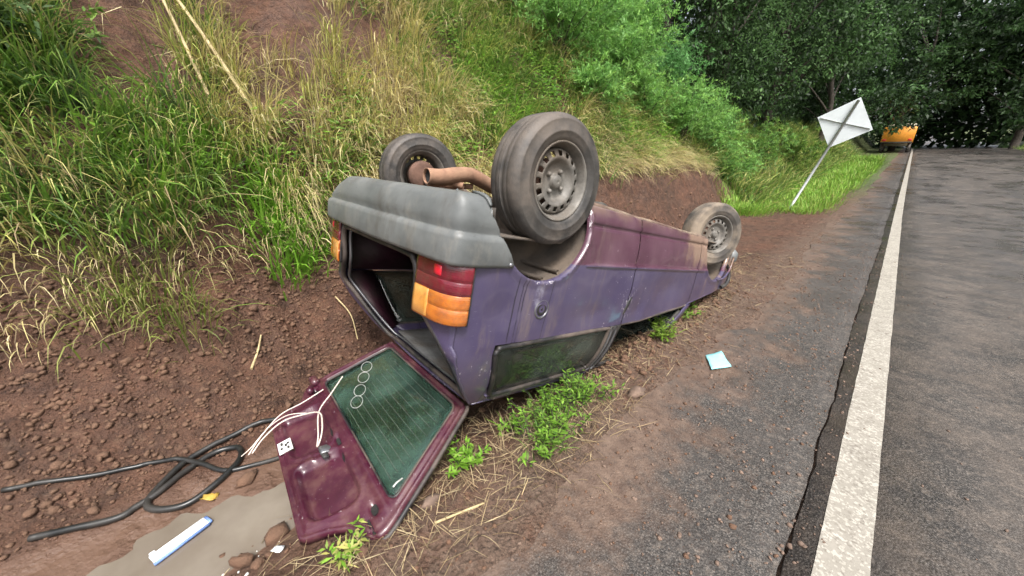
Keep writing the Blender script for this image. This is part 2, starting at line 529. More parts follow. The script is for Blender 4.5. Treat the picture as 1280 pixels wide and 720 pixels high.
def make_bumper():
    t = NT('bumper_plastic'); c = t.co()
    base = t.mix(t.ramp(t.noise(2.6, 5, .62, c), .32, .7), (.085, .092, .092), (.190, .198, .194))
    st = t.ramp(t.noise(7, 6, .7, t.mapping(c, (1, 1, .5))), .52, .70)
    base = t.mix(t.math('MULTIPLY', st, .5), base, (.26, .235, .195))
    grime = t.ramp(t.noise(3.4, 7, .72, t.mapping(c, (1, 1.4, .6), (3, 1, 2))), .50, .66)
    base = t.mix(t.math('MULTIPLY', grime, .6), base, (.075, .066, .056))
    dk = t.ramp(t.noise(16, 6, .75, t.mapping(c, (1, .5, 2.5))), .63, .70)
    base = t.mix(t.math('MULTIPLY', dk, .7), base, (.035, .033, .032))
    rough = t.math('ADD', .34, t.math('MULTIPLY', t.noise(5, 5, .6, c), .25))
    t.pbr(Base_Color=base, Roughness=rough, Normal=t.bump(t.noise(120, 3, .6, c), .15, .003))
    return t.m

def make_tyre():
    t = NT('tyre_rubber'); c = t.co()
    base = t.mix(t.ramp(t.noise(7, 6, .65, c), .3, .7), (.028, .026, .024), (.078, .072, .066))
    d = t.ramp(t.noise(3.6, 7, .72, c), .45, .66)
    base = t.mix(t.math('MULTIPLY', d, .65), base, (.150, .120, .096))
    h = t.math('ADD', t.noise(45, 5, .7, c), t.math('MULTIPLY', t.vor(30, c), .5))
    t.pbr(Base_Color=base, Roughness=t.math('ADD', .42, t.math('MULTIPLY', t.noise(4, 4, .6, c), .3)), Normal=t.bump(h, .35, .006))
    return t.m

def make_glass(name, tint, dusty=.25, dustc=(.20, .22, .19), scl=3.0):
    t = NT(name); c = t.co()
    g = t.n('BsdfPrincipled', Base_Color=tint, Roughness=.04, IOR=1.45)
    g.inputs['Transmission Weight'].default_value = 1.0
    d = t.n('BsdfPrincipled', Base_Color=dustc, Roughness=.85)
    f = t.math('MULTIPLY', t.maprange(t.noise(scl, 7, .68, c), .38, .75), dusty * 2)
    mx = t.n('MixShader'); t.set(mx.inputs[0], t.math('ADD', f, dusty * .35, True))
    t.t.links.new(g.outputs[0], mx.inputs[1]); t.t.links.new(d.outputs[0], mx.inputs[2]); t.t.links.new(mx.outputs[0], t.out.inputs[0])
    return t.m

def make_water():
    t = NT('muddy_water'); c = t.co()
    base = t.mix(t.ramp(t.noise(2.2, 5, .6, c), .35, .7), (.145, .118, .094), (.215, .185, .152))
    t.pbr(Base_Color=base, Roughness=t.maprange(t.noise(5, 4, .6, c), .4, .65, .03, .25), Normal=t.bump(t.noise(9, 4, .6, c), .10, .01))
    return t.m

M = dict(
    soil=make_soil(), clod=make_clod(), shoulder=make_asphalt(), lane=make_asphalt(True), line=make_line_paint(),
    grass=foliage_mat('grass_blade', .30), leaf=foliage_mat('leaf', .38, .5), straw=foliage_mat('straw', .2, .7),
    paint=make_paint(), tgpaint=make_inner_paint(), bumper=make_bumper(), tyre=make_tyre(),
    glass=make_glass('window_glass', (.34, .42, .36), .20, (.13, .16, .135)),
    tgglass=make_glass('tailgate_glass', (.42, .74, .60), .17, (.085, .165, .130)),
    water=make_water(),
    seal=simple('rubber_seal', (.018, .018, .019), .45, var=.3, dirt=(.11, .085, .07)),
    hose=simple('rubber_hose', (.013, .014, .014), .32, var=.3, dirt=(.035, .031, .027)),
    black=simple('black_plastic', (.015, .015, .016), .5, var=.3, dirt=(.05, .045, .04)),
    cloth=simple('interior_cloth', (.030, .028, .030), .95, var=.4, scale=20, bump=.4),
    headliner=simple('headliner_cloth', (.15, .15, .145), .95, var=.3, scale=6, bump=.3, dirt=(.08, .065, .05)),
    inner=simple('inner_panel_paint', (.034, .007, .016), .5, var=.35, dirt=(.035, .026, .022)),
    under=simple('underbody_tar', (.060, .054, .048), .85, var=.4, scale=5, bump=.6, dirt=(.14, .105, .08)),
    well=simple('wheel_well_tar', (.085, .073, .062), .85, var=.35, scale=4, bump=.7, bscale=40, dirt=(.155, .120, .092)),
    rim=simple('rim_steel', (.17, .158, .140), .55, metal=.2, var=.35, scale=14, dirt=(.125, .102, .080)),
    rust=simple('rusty_steel', (.25, .135, .085), .8, var=.35, scale=14, bump=.5, dirt=(.33, .20, .13)),
    crust=simple('dried_mud', (.20, .150, .110), .9, var=.35, scale=12, bump=.6, bscale=40, dirt=(.10, .055, .045)),
    soot_shade=simple('soot_shade', (.012, .011, .010), .9, var=.2),  # sooty black, also painted in as the dark inside pipe and openings
    tyremud=simple('muddy_tyre', (.075, .066, .057), .8, var=.4, scale=7, bump=.5, bscale=40, dirt=(.25, .20, .15)),
    drum=simple('brake_drum_iron', (.12, .065, .045), .8, var=.4, bump=.5),
    trim=simple('dull_metal_trim', (.20, .20, .21), .35, metal=.7, var=.25),
    white=simple('white_print', (.68, .68, .64), .6, var=.12, scale=30),
    signback=simple('sign_aluminium', (.76, .81, .83), .5, metal=.0, var=.08, scale=3),
    post=simple('sign_post_steel', (.40, .42, .41), .5, metal=.3, var=.15),
    bark=simple('bark', (.050, .040, .031), .9, var=.4, scale=9, bump=.8, bscale=30),
    cane=simple('dry_cane', (.46, .36, .19), .7, var=.25, scale=10),
    stone=simple('brown_stone', (.155, .105, .078), .85, var=.35, scale=7, bump=.8, bscale=35),
    wire=simple('pale_wire', (.66, .57, .50), .5, var=.15),
    heat=simple('heating_trace', (.12, .13, .11), .6, var=.3, scale=40),
    dim=simple('worn_sticker', (.33, .33, .31), .6, var=.3, scale=40),
    mask=simple('mask_cloth', (.30, .68, .70), .8, var=.08, scale=25),
    blue=simple('blue_card', (.16, .26, .55), .5, var=.1),
    card=simple('white_card', (.80, .81, .82), .5, var=.05),
    orange=simple('orange_coat', (.75, .30, .03), .5, var=.1),
    cream=simple('cream_coat', (.70, .66, .50), .5, var=.1),
    darkglass=simple('dark_glass', (.02, .025, .03), .1, var=.1),
    yleaf=simple('yellow_leaf', (.42, .27, .05), .6, var=.3, scale=40),
)
def lens(name, a, b):
    t = NT(name); c = t.co()
    base = t.mix(t.ramp(t.noise(12, 4, .6, c), .35, .65), a, b)
    base = t.mix(t.math('MULTIPLY', t.ramp(t.noise(8, 7, .72, c), .48, .68), .45), base, (.10, .075, .055))
    rib = t.n('TexWave', {'bands_direction': 'Z'}, Scale=34.0, Vector=c)
    p = t.pbr(Base_Color=base, Roughness=.16, Normal=t.bump(rib.outputs['Fac'], .12, .004))
    p.inputs['Coat Weight'].default_value = .6
    p.inputs['Subsurface Weight'].default_value = .25
    p.inputs['Subsurface Radius'].default_value = (.02, .01, .005)
    return t.m
M['red'] = lens('red_lens', (.105, .006, .014), (.17, .010, .022))
M['brightred'] = lens('bright_red_lens', (.62, .010, .030), (.75, .020, .045))
M['amber'] = lens('amber_lens', (.40, .105, .014), (.56, .175, .026))
M['ambersheen'] = lens('amber_sheen_lens', (.62, .27, .05), (.74, .37, .11))

#PART2
# ================================================================== the setting
def axis(lo, hi, segs):
    """segs: list of (from, to, step); outside the step grows"""
    a = []
    for f, t, st in segs:
        a += list(np.arange(f, t, st))
    a.append(segs[-1][1])
    st = segs[0][2]; v = segs[0][0]; L = []
    while v > lo:
        st *= 1.22; v -= st; L.append(v)
    st = segs[-1][2]; v = segs[-1][1]; Rr = []
    while v < hi:
        st *= 1.22; v += st; Rr.append(v)
    return np.array(L[::-1] + a + Rr)

gx = axis(-70, 70, [(-6.2, -4.2, .06), (-4.2, -2.9, .03), (-2.9, -.5, .022)])
gy = axis(-14, 260, [(-2.0, 1.9, .024), (1.9, 5.5, .035), (5.5, 10, .07), (10, 18, .15)])
GX, GY = np.meshgrid(gx, gy, indexing='ij')
GZ = H(GX, GY)
nx, ny = GX.shape
idx = np.arange(nx * ny).reshape(nx, ny)
quads = np.stack([idx[:-1, :-1], idx[1:, :-1], idx[1:, 1:], idx[:-1, 1:]], -1).reshape(-1, 4)
ground = mesh_from('ground', np.stack([GX, GY, GZ], -1).reshape(-1, 3), quads, M['soil'])
tag(ground, None, kind='structure')

# asphalt: shoulder and lane are two slabs with an open, ragged joint between them
ys = np.concatenate([np.arange(-8, 10, .03), np.arange(10, 30, .25), np.arange(30, 262, 2.0)])
def crack_x(y):
    return .045 + .020 * fbm(y, y * 0 + 1.7, 2.6, 5, 11) + .010 * np.sin(y * .9)
def crack_w(y):
    return .003 + .016 * vnoise(y * 2.2, y * 0 + 9.1, 13) ** 1.5 * (0.3 + vnoise(y * 17, y * 0, 14))
cx = crack_x(ys); cw = crack_w(ys)
def road_strip(name, xl, xr, mat, nxs, lip):
    t = np.linspace(0, 1, nxs)
    X = xl[:, None] + (xr - xl)[:, None] * t
    Y = np.repeat(ys[:, None], nxs, 1)
    Z = uphill(Y) + .004 * fbm(X, Y, .8, 2, 5)
    # slab edges turned down into the joint
    if lip == 'r':
        X = np.c_[X, X[:, -1] + .001]; Y = np.c_[Y, Y[:, -1]]; Z = np.c_[Z, Z[:, -1] - .03]
    else:
        X = np.c_[X[:, 0] - .001, X]; Y = np.c_[Y[:, 0], Y]; Z = np.c_[Z[:, 0] - .03, Z]
    n, m = X.shape
    ii = np.arange(n * m).reshape(n, m)
    q = np.stack([ii[:-1, :-1], ii[:-1, 1:], ii[1:, 1:], ii[1:, :-1]], -1).reshape(-1, 4)
    o = mesh_from(name, np.stack([X, Y, Z], -1).reshape(-1, 3), q, mat, smooth=False)
    return tag(o, None, kind='structure')
edge = -.80 + .10 * fbm(ys, ys * 0 + 4.4, 1.2, 4, 23)
road_strip('road_shoulder', edge, cx - cw / 2, M['shoulder'], 8, 'r')
road_strip('road', cx + cw / 2, np.full_like(ys, 7.6), M['lane'], 14, 'l')
lx0 = .134 + .004 * fbm(ys, ys * 0 + 2.2, 6, 3, 31); lx1 = .284 + .004 * fbm(ys, ys * 0 + 7.7, 6, 3, 32)
LX = np.linspace(0, 1, 4)[None] * (lx1 - lx0)[:, None] + lx0[:, None]
LY = np.repeat(ys[:, None], 4, 1)
LZ = uphill(LY) + .004 * fbm(LX, LY, .8, 2, 5) + .004
ii = np.arange(LX.size).reshape(LX.shape)
q = np.stack([ii[:-1, :-1], ii[:-1, 1:], ii[1:, 1:], ii[1:, :-1]], -1).reshape(-1, 4)
tag(mesh_from('road_marking', np.stack([LX, LY, LZ], -1).reshape(-1, 3), q, M['line'], smooth=False), None, kind='structure')

# puddle in the bottom of the ditch
th = np.linspace(0, 2 * np.pi, 60, endpoint=False)
rr = 1 + .12 * np.sin(3 * th + 1)
pv = np.stack([-1.74 + .42 * rr * np.cos(th), -.40 + .85 * rr * np.sin(th), np.full(60, -.163)], 1)
pud = mesh_from('puddle', np.vstack([[-1.74, -.4, -.163], pv]), [(0, 1 + k, 1 + (k + 1) % 60) for k in range(60)], M['water'])
tag(pud, None, kind='structure')

# ================================================================== the overturned car
# car frame: X forward from the rear axle, Y to the car's left, Z up when it stands on its wheels
car = empty('car', label='overturned dark purple hatchback lying on its roof in the roadside ditch', cat='car')
car.matrix_world = Matrix(((0.04079, 0.99898, -0.01942, -1.88214), (0.97454, -0.04406, -0.21985, 1.51127),
                           (-0.22048, -0.00995, -0.97534, 1.49252), (0, 0, 0, 1)))

def interp(x, pts):
    a = np.asarray(pts, float)
    return np.interp(x, a[:, 0], a[:, 1])

AX, AZ, AR = -.06, .31, .335        # rear wheel arch
FX, FZ, FR_ = 2.40, .27, .375       # front wheel arch
def low(X):
    X = np.asarray(X, float)
    z = np.where(X < -.30, .572, .226 + .05 * (X - .27) / 1.75)
    a = np.abs(X - AX) < AR
    za = AZ + np.sqrt(np.maximum(0, AR ** 2 - (X - AX) ** 2))
    z = np.where(a & (X > -.31), np.maximum(za, z * 0 + .22), z)
    f = np.abs(X - FX) < FR_
    zf = FZ + np.sqrt(np.maximum(0, FR_ ** 2 - (X - FX) ** 2))
    z = np.where(f, zf, z)
    return np.where(X > FX + FR_, .34, z)
def belt(X):
    return interp(X, [(-1, .962), (.5, .960), (1.1, .945), (1.93, .862), (2.78, .715), (3.1, .64)])
def yside(X, Z):
    Y = .795 + 0 * X
    Y = Y - .055 * (np.maximum(0, .50 - Z) / .30) ** 2 - .015 * (np.maximum(0, Z - .56) / .4) ** 2
    Y = Y - .035 * (np.maximum(0, -.30 - X) / .2) ** 2 - .07 * (np.maximum(0, X - 2.3) / .75) ** 2
    # groove above the sill, inset lower panel, raised swage bead
    ins = sstep(Z, .330, .340) * (1 - sstep(Z, .536, .546)) * sstep(X + .6 * np.maximum(0, .45 - Z), .30, .36)
    Y = Y - .007 * ins
    Y = Y - .010 * sstep(Z, .318, .324) * (1 - sstep(Z, .336, .342)) * sstep(X, .27, .30)
    Y = Y + .008 * sstep(Z, .546, .552) * (1 - sstep(Z, .560, .568)) * sstep(X, .27, .30) * (1 - sstep(X, 2.05, 2.15))
    for cx_, cz_, r_ in ((AX, AZ, AR), (FX, FZ, FR_)):
        d = np.hypot(X - cx_, Z - cz_) - r_
        Y = Y + .010 * (1 - sstep(d, .012, .034)) * (Z > .26)
    return Y
ROWS = np.unique(np.r_[np.arange(.20, .97, .02), .318, .324, .33, .336, .342, .536, .546, .549, .552, .556, .56, .564, .568, .975])
REAR = [(-.500, .83), (-.500, .962), (-.488, 1.02), (-.44, 1.12), (-.33, 1.27), (-.245, 1.365)]
WIN_R = [(-.284, .96), (-.284, 1.02), (-.21, 1.25), (-.17, 1.30), (-.10, 1.365)]
def ycab(Z, side):
    t = np.clip((np.asarray(Z, float) - .96) / .405, 0, 1)
    top = .635 if side > 0 else -.385
    return side * .778 * (1 - t) + top * t + side * .030 * np.sin(np.pi * t)
def side_panel(name, x0, x1, side, mat, parent=None):
    xs = np.unique(np.r_[np.arange(x0, x1, .012), x1, np.clip([AX - AR + .001, AX + AR - .001, AX + AR + .001, FX - FR_ + .001, FX + FR_ - .001], x0, x1)])
    X = np.repeat(xs[:, None], len(ROWS), 1)
    Z = np.clip(np.repeat(ROWS[None], len(xs), 0), low(xs)[:, None], belt(xs)[:, None])
    # inward flange along the lower edge
    Yv = yside(X, Z)
    dent = .014 * np.exp(-((X - .45) / .14) ** 2 - ((Z - .86) / .07) ** 2) + .012 * np.exp(-((X + .30) / .10) ** 2 - ((Z - .80) / .08) ** 2) + .022 * np.exp(-((X - 1.45) / .30) ** 2 - ((Z - .72) / .12) ** 2) + .012 * np.exp(-((X - 1.0) / .12) ** 2 - ((Z - .86) / .07) ** 2)
    Yv = Yv - dent + .011 * fbm(X, Z, 2.8, 3, 51) * sstep(X, -.45, -.2)
    V = np.stack([X, Yv * side, Z], -1)
    fl = V[:, :1].copy(); fl[:, :, 1] -= side * .035
    V = np.concatenate([fl, V], 1)
    n, m = V.shape[:2]
    F = grid_faces(n, m)
    VV_ = V.reshape(-1, 3)
    if name == 'quarter_panel':          # runs on upwards as the rear roof pillar, one sheet
        xp = xs[xs <= -.283]
        top = V[:len(xp), -1]
        f = (xp - xp[0]) / (xp[-1] - xp[0])
        zp = np.linspace(.962, 1.365, 26)[1:]
        rows = [top]
        for z in zp:
            xa = np.interp(z, [p[1] for p in REAR], [p[0] for p in REAR]); xb = np.interp(z, [p[1] for p in WIN_R], [p[0] for p in WIN_R])
            x = xa + (xb - xa) * f; t_ = (z - .962) / .403
            rows.append(np.stack([x, ycab(z, side) + (top[:, 1] - side * .778) * (1 - t_) ** 2 - side * .008 * t_ * (1 + fbm(x * 3, x * 0 + z * 3, 1.5, 2, 55)), np.full(len(x), z)], 1))
        Pp = np.array(rows).transpose(1, 0, 2)
        F = F + [tuple(i + len(VV_) for i in q) for q in grid_faces(Pp.shape[0], Pp.shape[1])]
        VV_ = np.vstack([VV_, Pp.reshape(-1, 3)])
    if side < 0: F = [f[::-1] for f in F]
    return mesh_from(name, VV_, F, mat, parent or car, merge=True)

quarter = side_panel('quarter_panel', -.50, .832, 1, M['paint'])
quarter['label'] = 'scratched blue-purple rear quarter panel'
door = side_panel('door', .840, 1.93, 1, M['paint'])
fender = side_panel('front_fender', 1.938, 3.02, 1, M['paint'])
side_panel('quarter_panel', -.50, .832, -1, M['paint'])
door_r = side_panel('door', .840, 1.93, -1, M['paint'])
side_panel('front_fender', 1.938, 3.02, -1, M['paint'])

# cabin above the waistline; the roof is pushed over to the car's left
def cab_patch(name, a_pts, b_pts, side, mat, parent=None, n=14, m=8, z0=None, z1=None, flip=False):
    """surface between two X(Z) curves"""
    lo = max(a_pts[0][1], b_pts[0][1]) if z0 is None else z0
    hi = min(a_pts[-1][1], b_pts[-1][1]) if z1 is None else z1
    Z = np.linspace(lo, hi, n)
    xa = np.interp(Z, [p[1] for p in a_pts], [p[0] for p in a_pts]); xb = np.interp(Z, [p[1] for p in b_pts], [p[0] for p in b_pts])
    t = np.linspace(0, 1, m)
    X = xa[:, None] + (xb - xa)[:, None] * t
    ZZ = np.repeat(Z[:, None], m, 1)
    tt = np.clip((ZZ - .96) / .405, 0, 1)
    V = np.stack([X, ycab(ZZ, side) + side * (yside(X, .962) - .778) * (1 - tt) ** 2 * (X < .9), ZZ], -1)
    F = grid_faces(n, m)
    V[..., 1] -= side * .012 * tt * (1 + fbm(X * 3, ZZ * 3, 1.5, 2, 55))
    if side > 0: F = [f[::-1] for f in F]
    return mesh_from(name, V.reshape(-1, 3), F, mat, parent or car, solid=.0 if name == 'rear_pillar' else .012)
for s in (1, -1):
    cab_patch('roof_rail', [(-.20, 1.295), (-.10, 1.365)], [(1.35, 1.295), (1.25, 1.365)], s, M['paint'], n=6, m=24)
    cab_patch('centre_pillar', [(.715, .955), (.70, 1.31)], [(.835, .955), (.80, 1.31)], s, M['black'], n=8, m=4)
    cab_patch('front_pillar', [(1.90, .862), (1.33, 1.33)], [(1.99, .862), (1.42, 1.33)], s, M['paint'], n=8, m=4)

def win_outline(side, off=0.0):
    pts = [(-.272, 1.005), (-.255, .985), (-.22, .978), (.2, .972), (.66, .968), (.695, .985), (.702, 1.02), (.70, 1.26), (.685, 1.292), (.65, 1.302),
           (.2, 1.306), (-.12, 1.304), (-.165, 1.292), (-.19, 1.262), (-.245, 1.10)]
    P = np.array(pts)
    # closed smooth curve
    Q = smooth_path(np.vstack([P, P[:1]]), 90)[:-1]
    return np.stack([Q[:, 0], ycab(Q[:, 1], side) + side * off, Q[:, 1]], 1)
def closed_sheet(loop, mat, name, parent, inset=.5):
    c = loop.mean(0); n = len(loop)
    rings = [loop, c + (loop - c) * .66, c + (loop - c) * .33]
    V = np.vstack(rings + [c[None]])
    F = []
    for r in range(2):
        for k in range(n):
            F.append((r * n + k, r * n + (k + 1) % n, (r + 1) * n + (k + 1) % n, (r + 1) * n + k))
    for k in range(n): F.append((2 * n + k, 2 * n + (k + 1) % n, 3 * n))
    return mesh_from(name, V, F, mat, parent, solid=.004)
for s in (1, -1):
    o = win_outline(s, .004)
    w = MB().tube(o, .013, 8, True).build('quarter_window', M['seal'], car)
    g = o.copy(); g[:, 1] = ycab(g[:, 2], s) - s * .004
    # bow the pane with the body side
    pane = closed_sheet(g, M['glass'], 'pane', w)
    if s > 0:
        bead = smooth_path([(-.17, ycab(1.325, 1) + .006, 1.325), (.3, ycab(1.327, 1) + .006, 1.327), (.9, ycab(1.325, 1) + .006, 1.325), (1.30, ycab(1.32, 1) + .006, 1.32)], 30)
        MB().tube(bead, .007, 6).build('drip_rail', M['trim'], car)
# two bright trims on the centre pillar and the door's own window frame
for xo in (.735, .79):
    Zt = np.linspace(.958, 1.32, 10)
    MB().tube(np.stack([xo - .03 * (Zt - .96), ycab(Zt, 1) + .012, Zt], 1), .008, 6).build('pillar_trim', M['trim'], car)
fr = smooth_path([(.835, ycab(.96, 1), .96), (.82, ycab(1.15, 1), 1.15), (.815, ycab(1.27, 1), 1.27), (.86, ycab(1.30, 1), 1.30), (1.1, ycab(1.30, 1), 1.30), (1.30, ycab(1.28, 1), 1.28), (1.55, ycab(1.10, 1), 1.10), (1.80, ycab(.92, 1), .92)], 50)
MB().tube(fr, .014, 6).build('window_frame', M['black'], door)
frr = fr.copy(); frr[:, 1] = ycab(fr[:, 2], -1)
MB().tube(frr, .014, 6).build('window_frame', M['black'], door_r)
bw = np.stack([np.linspace(.84, 1.90, 20), yside(np.linspace(.84, 1.9, 20), belt(np.linspace(.84, 1.9, 20))) - .006, belt(np.linspace(.84, 1.9, 20)) + .006], 1)
MB().tube(bw, .010, 6).build('window_seal', M['seal'], door)

# roof skin and headliner
def roof_sheet(name, mat, z0, crown, x0=-.245, x1=1.30, dy=0.0, thick=.008):
    xs = np.linspace(x0, x1, 20); t = np.linspace(0, 1, 16)
    X = np.repeat(xs[:, None], 16, 1); yl = .635 - dy; yr = -.385 + dy
    Y = yr + (yl - yr) * t[None] + 0 * X
    Z = z0 + crown * (1 - (2 * t[None] - 1) ** 2) + .012 * np.sin((X - x0) / (x1 - x0) * np.pi)
    return mesh_from(name, np.stack([X, Y, Z], -1).reshape(-1, 3), grid_faces(20, 16), mat, car, solid=thick)
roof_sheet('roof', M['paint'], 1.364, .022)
roof_sheet('headliner', M['headliner'], 1.322, .018, x0=-.20, dy=.03)

# bodywork round the tailgate opening
OPEN_L = np.array([(-.585, 0, .606), (-.585, .40, .606), (-.583, .465, .625), (-.575, .488, .68), (-.562, .492, .80), (-.548, .585, .875), (-.512, .700, .985), (-.44, .700, 1.10), (-.34, .655, 1.245), (-.266, .605, 1.335), (-.235, .50, 1.352), (-.225, .125, 1.362)])
OPEN_R = np.array([(-.585, 0, .606), (-.585, -.40, .606), (-.583, -.465, .625), (-.575, -.488, .68), (-.562, -.492, .80), (-.545, -.54, .875), (-.505, -.640, .985), (-.43, -.575, 1.10), (-.33, -.465, 1.245), (-.262, -.365, 1.335), (-.235, -.27, 1.352), (-.225, .125, 1.362)])
loop = np.vstack([smooth_path(OPEN_L, 70), smooth_path(OPEN_R, 70)[::-1][1:-1]])
MB().tube(loop, .015, 8, True).build('opening_seal', M['seal'], car)
inner_loop = loop.copy(); inner_loop[:, 0] += .03; inner_loop[:, 1] = (inner_loop[:, 1] - .06) * .955 + .06; inner_loop[:, 2] = (inner_loop[:, 2] - .95) * .965 + .95
MB().tube(inner_loop, .010, 6, True).build('opening_flange', M['trim'], car)
for s in (1, -1):
    OL = OPEN_L if s > 0 else OPEN_R
    Z = np.linspace(.828, 1.352, 26)
    pa = smooth_path(OL[4:], 80)
    bx = np.interp(Z, pa[:, 2], pa[:, 0]); by = np.interp(Z, pa[:, 2], pa[:, 1])
    ax = np.interp(Z, [p[1] for p in REAR], [p[0] for p in REAR])
    ay = np.where(Z < .96, s * yside(ax, Z), ycab(Z, s))
    t = np.linspace(0, 1, 6)
    X = bx[:, None] + (ax - bx)[:, None] * t ** 1.6; Y = by[:, None] + (ay - by)[:, None] * t
    F = grid_faces(26, 6)
    if s > 0: F = [f[::-1] for f in F]
    mesh_from('rear_pillar_flange', np.stack([X, Y, np.repeat(Z[:, None], 6, 1)], -1).reshape(-1, 3), F, M['paint'], car, solid=.01)
mb = MB().box((-.555, 0, .50), (.05, 1.46, .19), bev=.01)
mb.build('rear_panel', M['inner'], car)

# tail lights: red towards the bumper, amber above it (below it now)
def lamp_path(s, grow=0.0):
    P = smooth_path([(-.586, .520), (-.583, .60), (-.576, .69), (-.560, .742), (-.530, .778), (-.488, .792)], 26)
    return np.stack([P[:, 0] - grow, s * (P[:, 1] + grow * .6)], 1)
def lamp_band(name, mat, s, z0, z1, parent, p0=0, p1=26, out=.0, skew=True):
    P = lamp_path(s, out)[p0:p1]
    zs = [z0, z0 + .003, (z0 * 2 + z1) / 3, (z0 + 2 * z1) / 3, z1 - .003, z1]; ofs = [-.005, 0, .001, .001, 0, -.005]
    V = []
    for z, o in zip(zs, ofs):
        for k, (x, y) in enumerate(P):
            f = (k + p0) / 25
            V.append((x - o * (1 - f), y + s * o * f, z + (.0 if not skew else .012 * (1 - f) * (z - .585) / .25)))
    F = grid_faces(len(zs), len(P))
    if s > 0: F = [f[::-1] for f in F]
    return mesh_from(name, np.array(V), F, mat, parent, solid=.012)
for s in (1, -1):
    hb = lamp_band('tail_light', M['black'], s, .578, .836, car, out=-.012)
    lamp_band('red_lens', M['red'], s, .582, .652, hb)
    lamp_band('red_lens', M['red'], s, .654, .708, hb)
    lamp_band('bright_red_lens', M['brightred'], s, .603, .636, hb, 8, 12, .003)
    lamp_band('amber_lens', M['amber'], s, .711, .770, hb)
    lamp_band('amber_lens', M['amber'], s, .772, .832, hb)
    lamp_band('amber_sheen_lens', M['ambersheen'], s, .716, .826, hb, 0, 8, .002)  # pale yellow sheen put into the lens colour at the inner end

# bumper
def bumper():
    prof = [(.585, .018, -.30), (.578, .004, -.285), (.565, .000, -.285), (.52, -.004, -.315), (.475, -.004, -.355), (.454, .000, -.374), (.449, .012, -.378), (.440, .014, -.384),
            (.42, .003, -.40), (.385, .006, -.425), (.35, .012, -.45), (.328, .020, -.463), (.312, .030, -.47), (.300, .046, -.475), (.293, .075, -.478), (.291, .12, -.48)]
    V = []; m = None
    for z, o, xe in prof:
        P = smooth_path([(xe, .812 - o), (-.46, .812 - o), (-.545, .806 - o), (-.590 + o * .3, .785 - o * .9), (-.612 + o * .7, .735 - o * .7), (-.626 + o, .64), (-.635 + o, .52), (-.652 + o, .30), (-.660 + o, 0)], 40)
        half = np.stack([P[:, 0], P[:, 1], np.full(len(P), z)], 1)
        oth = half[::-1][1:].copy(); oth[:, 1] *= -1
        row = np.vstack([half, oth]); m = len(row)
        k_ = np.clip((-.40 - row[:, 1]) / .40, 0, 1) * np.clip((.47 - z) / .16, 0, 1)
        row[:, 1] += .10 * k_; row[:, 0] += .03 * k_; row[:, 2] += .035 * k_
        row[:, 2] += .006 * fbm(row[:, 1] * 2, row[:, 0] * 2, 1.5, 2, 61)
        V.append(row)
    V = np.array(V)
    return mesh_from('rear_bumper', V.reshape(-1, 3), grid_faces(len(prof), m), M['bumper'], car, solid=.012)
bump_o = bumper()
bump_o['label'] = 'faded grey plastic rear bumper'
MB().add(*lathe_vf([(0, .006), (.008, .005), (.010, 0)], 12, c=(-.305, .812, .565))).build('bumper_screw', M['trim'], bump_o)

# fuel cap
cx_, cz_ = -.022, .79
yc = float(yside(np.array(cx_), np.array(cz_)))
fc = MB().add(*lathe_vf([(.054, -.012), (.053, .004), (.049, .009), (.043, .007), (.040, -.002)], 32, c=(cx_, yc, cz_))).build('fuel_cap', M['trim'], car)
MB().add(*lathe_vf([(.040, -.002), (.034, .006), (.022, .007), (.016, -.002), (.008, -.002), (.007, .006), (0, .007)], 28, c=(cx_, yc, cz_))).build('cap_lock', M['black'], fc)
# broken door handle slot across the rear edge of the door
sl = MB()
P = smooth_path([(.870, .755), (.854, .795), (.838, .835), (.822, .875)], 14)
hw = np.interp(np.linspace(0, 1, 14), [0, .2, .55, 1], [.007, .016, .018, .007])
for k in range(13):
    pass
V = []
for (x, z), w in zip(P, hw):
    V += [(x - w, yside(np.array(x), np.array(z)) + .009, z), (x + w, yside(np.array(x), np.array(z)) + .009, z)]
sl.add(V, grid_faces(14, 2)).build('door_handle', M['black'], door, solid=.012)

# sill underside flange (bent, crusted with earth)
xs = np.linspace(.28, 2.02, 60)
fl = []
for k, x in enumerate(xs):
    z = low(np.array(x)) ; y = float(yside(np.array(x), np.array(z)))
    w = .004 + .010 * vnoise(x * 9, 0.3, 71)
    fl += [(x, y - .01, z + .004), (x, y - .03 + w, z - .010 - .016 * vnoise(x * 5, 1.3, 72)), (x, y - .07, z - .010), (x, y - .12, z + .02)]
mesh_from('sill_flange', np.array(fl), grid_faces(60, 4), M['crust'], car, solid=.005)

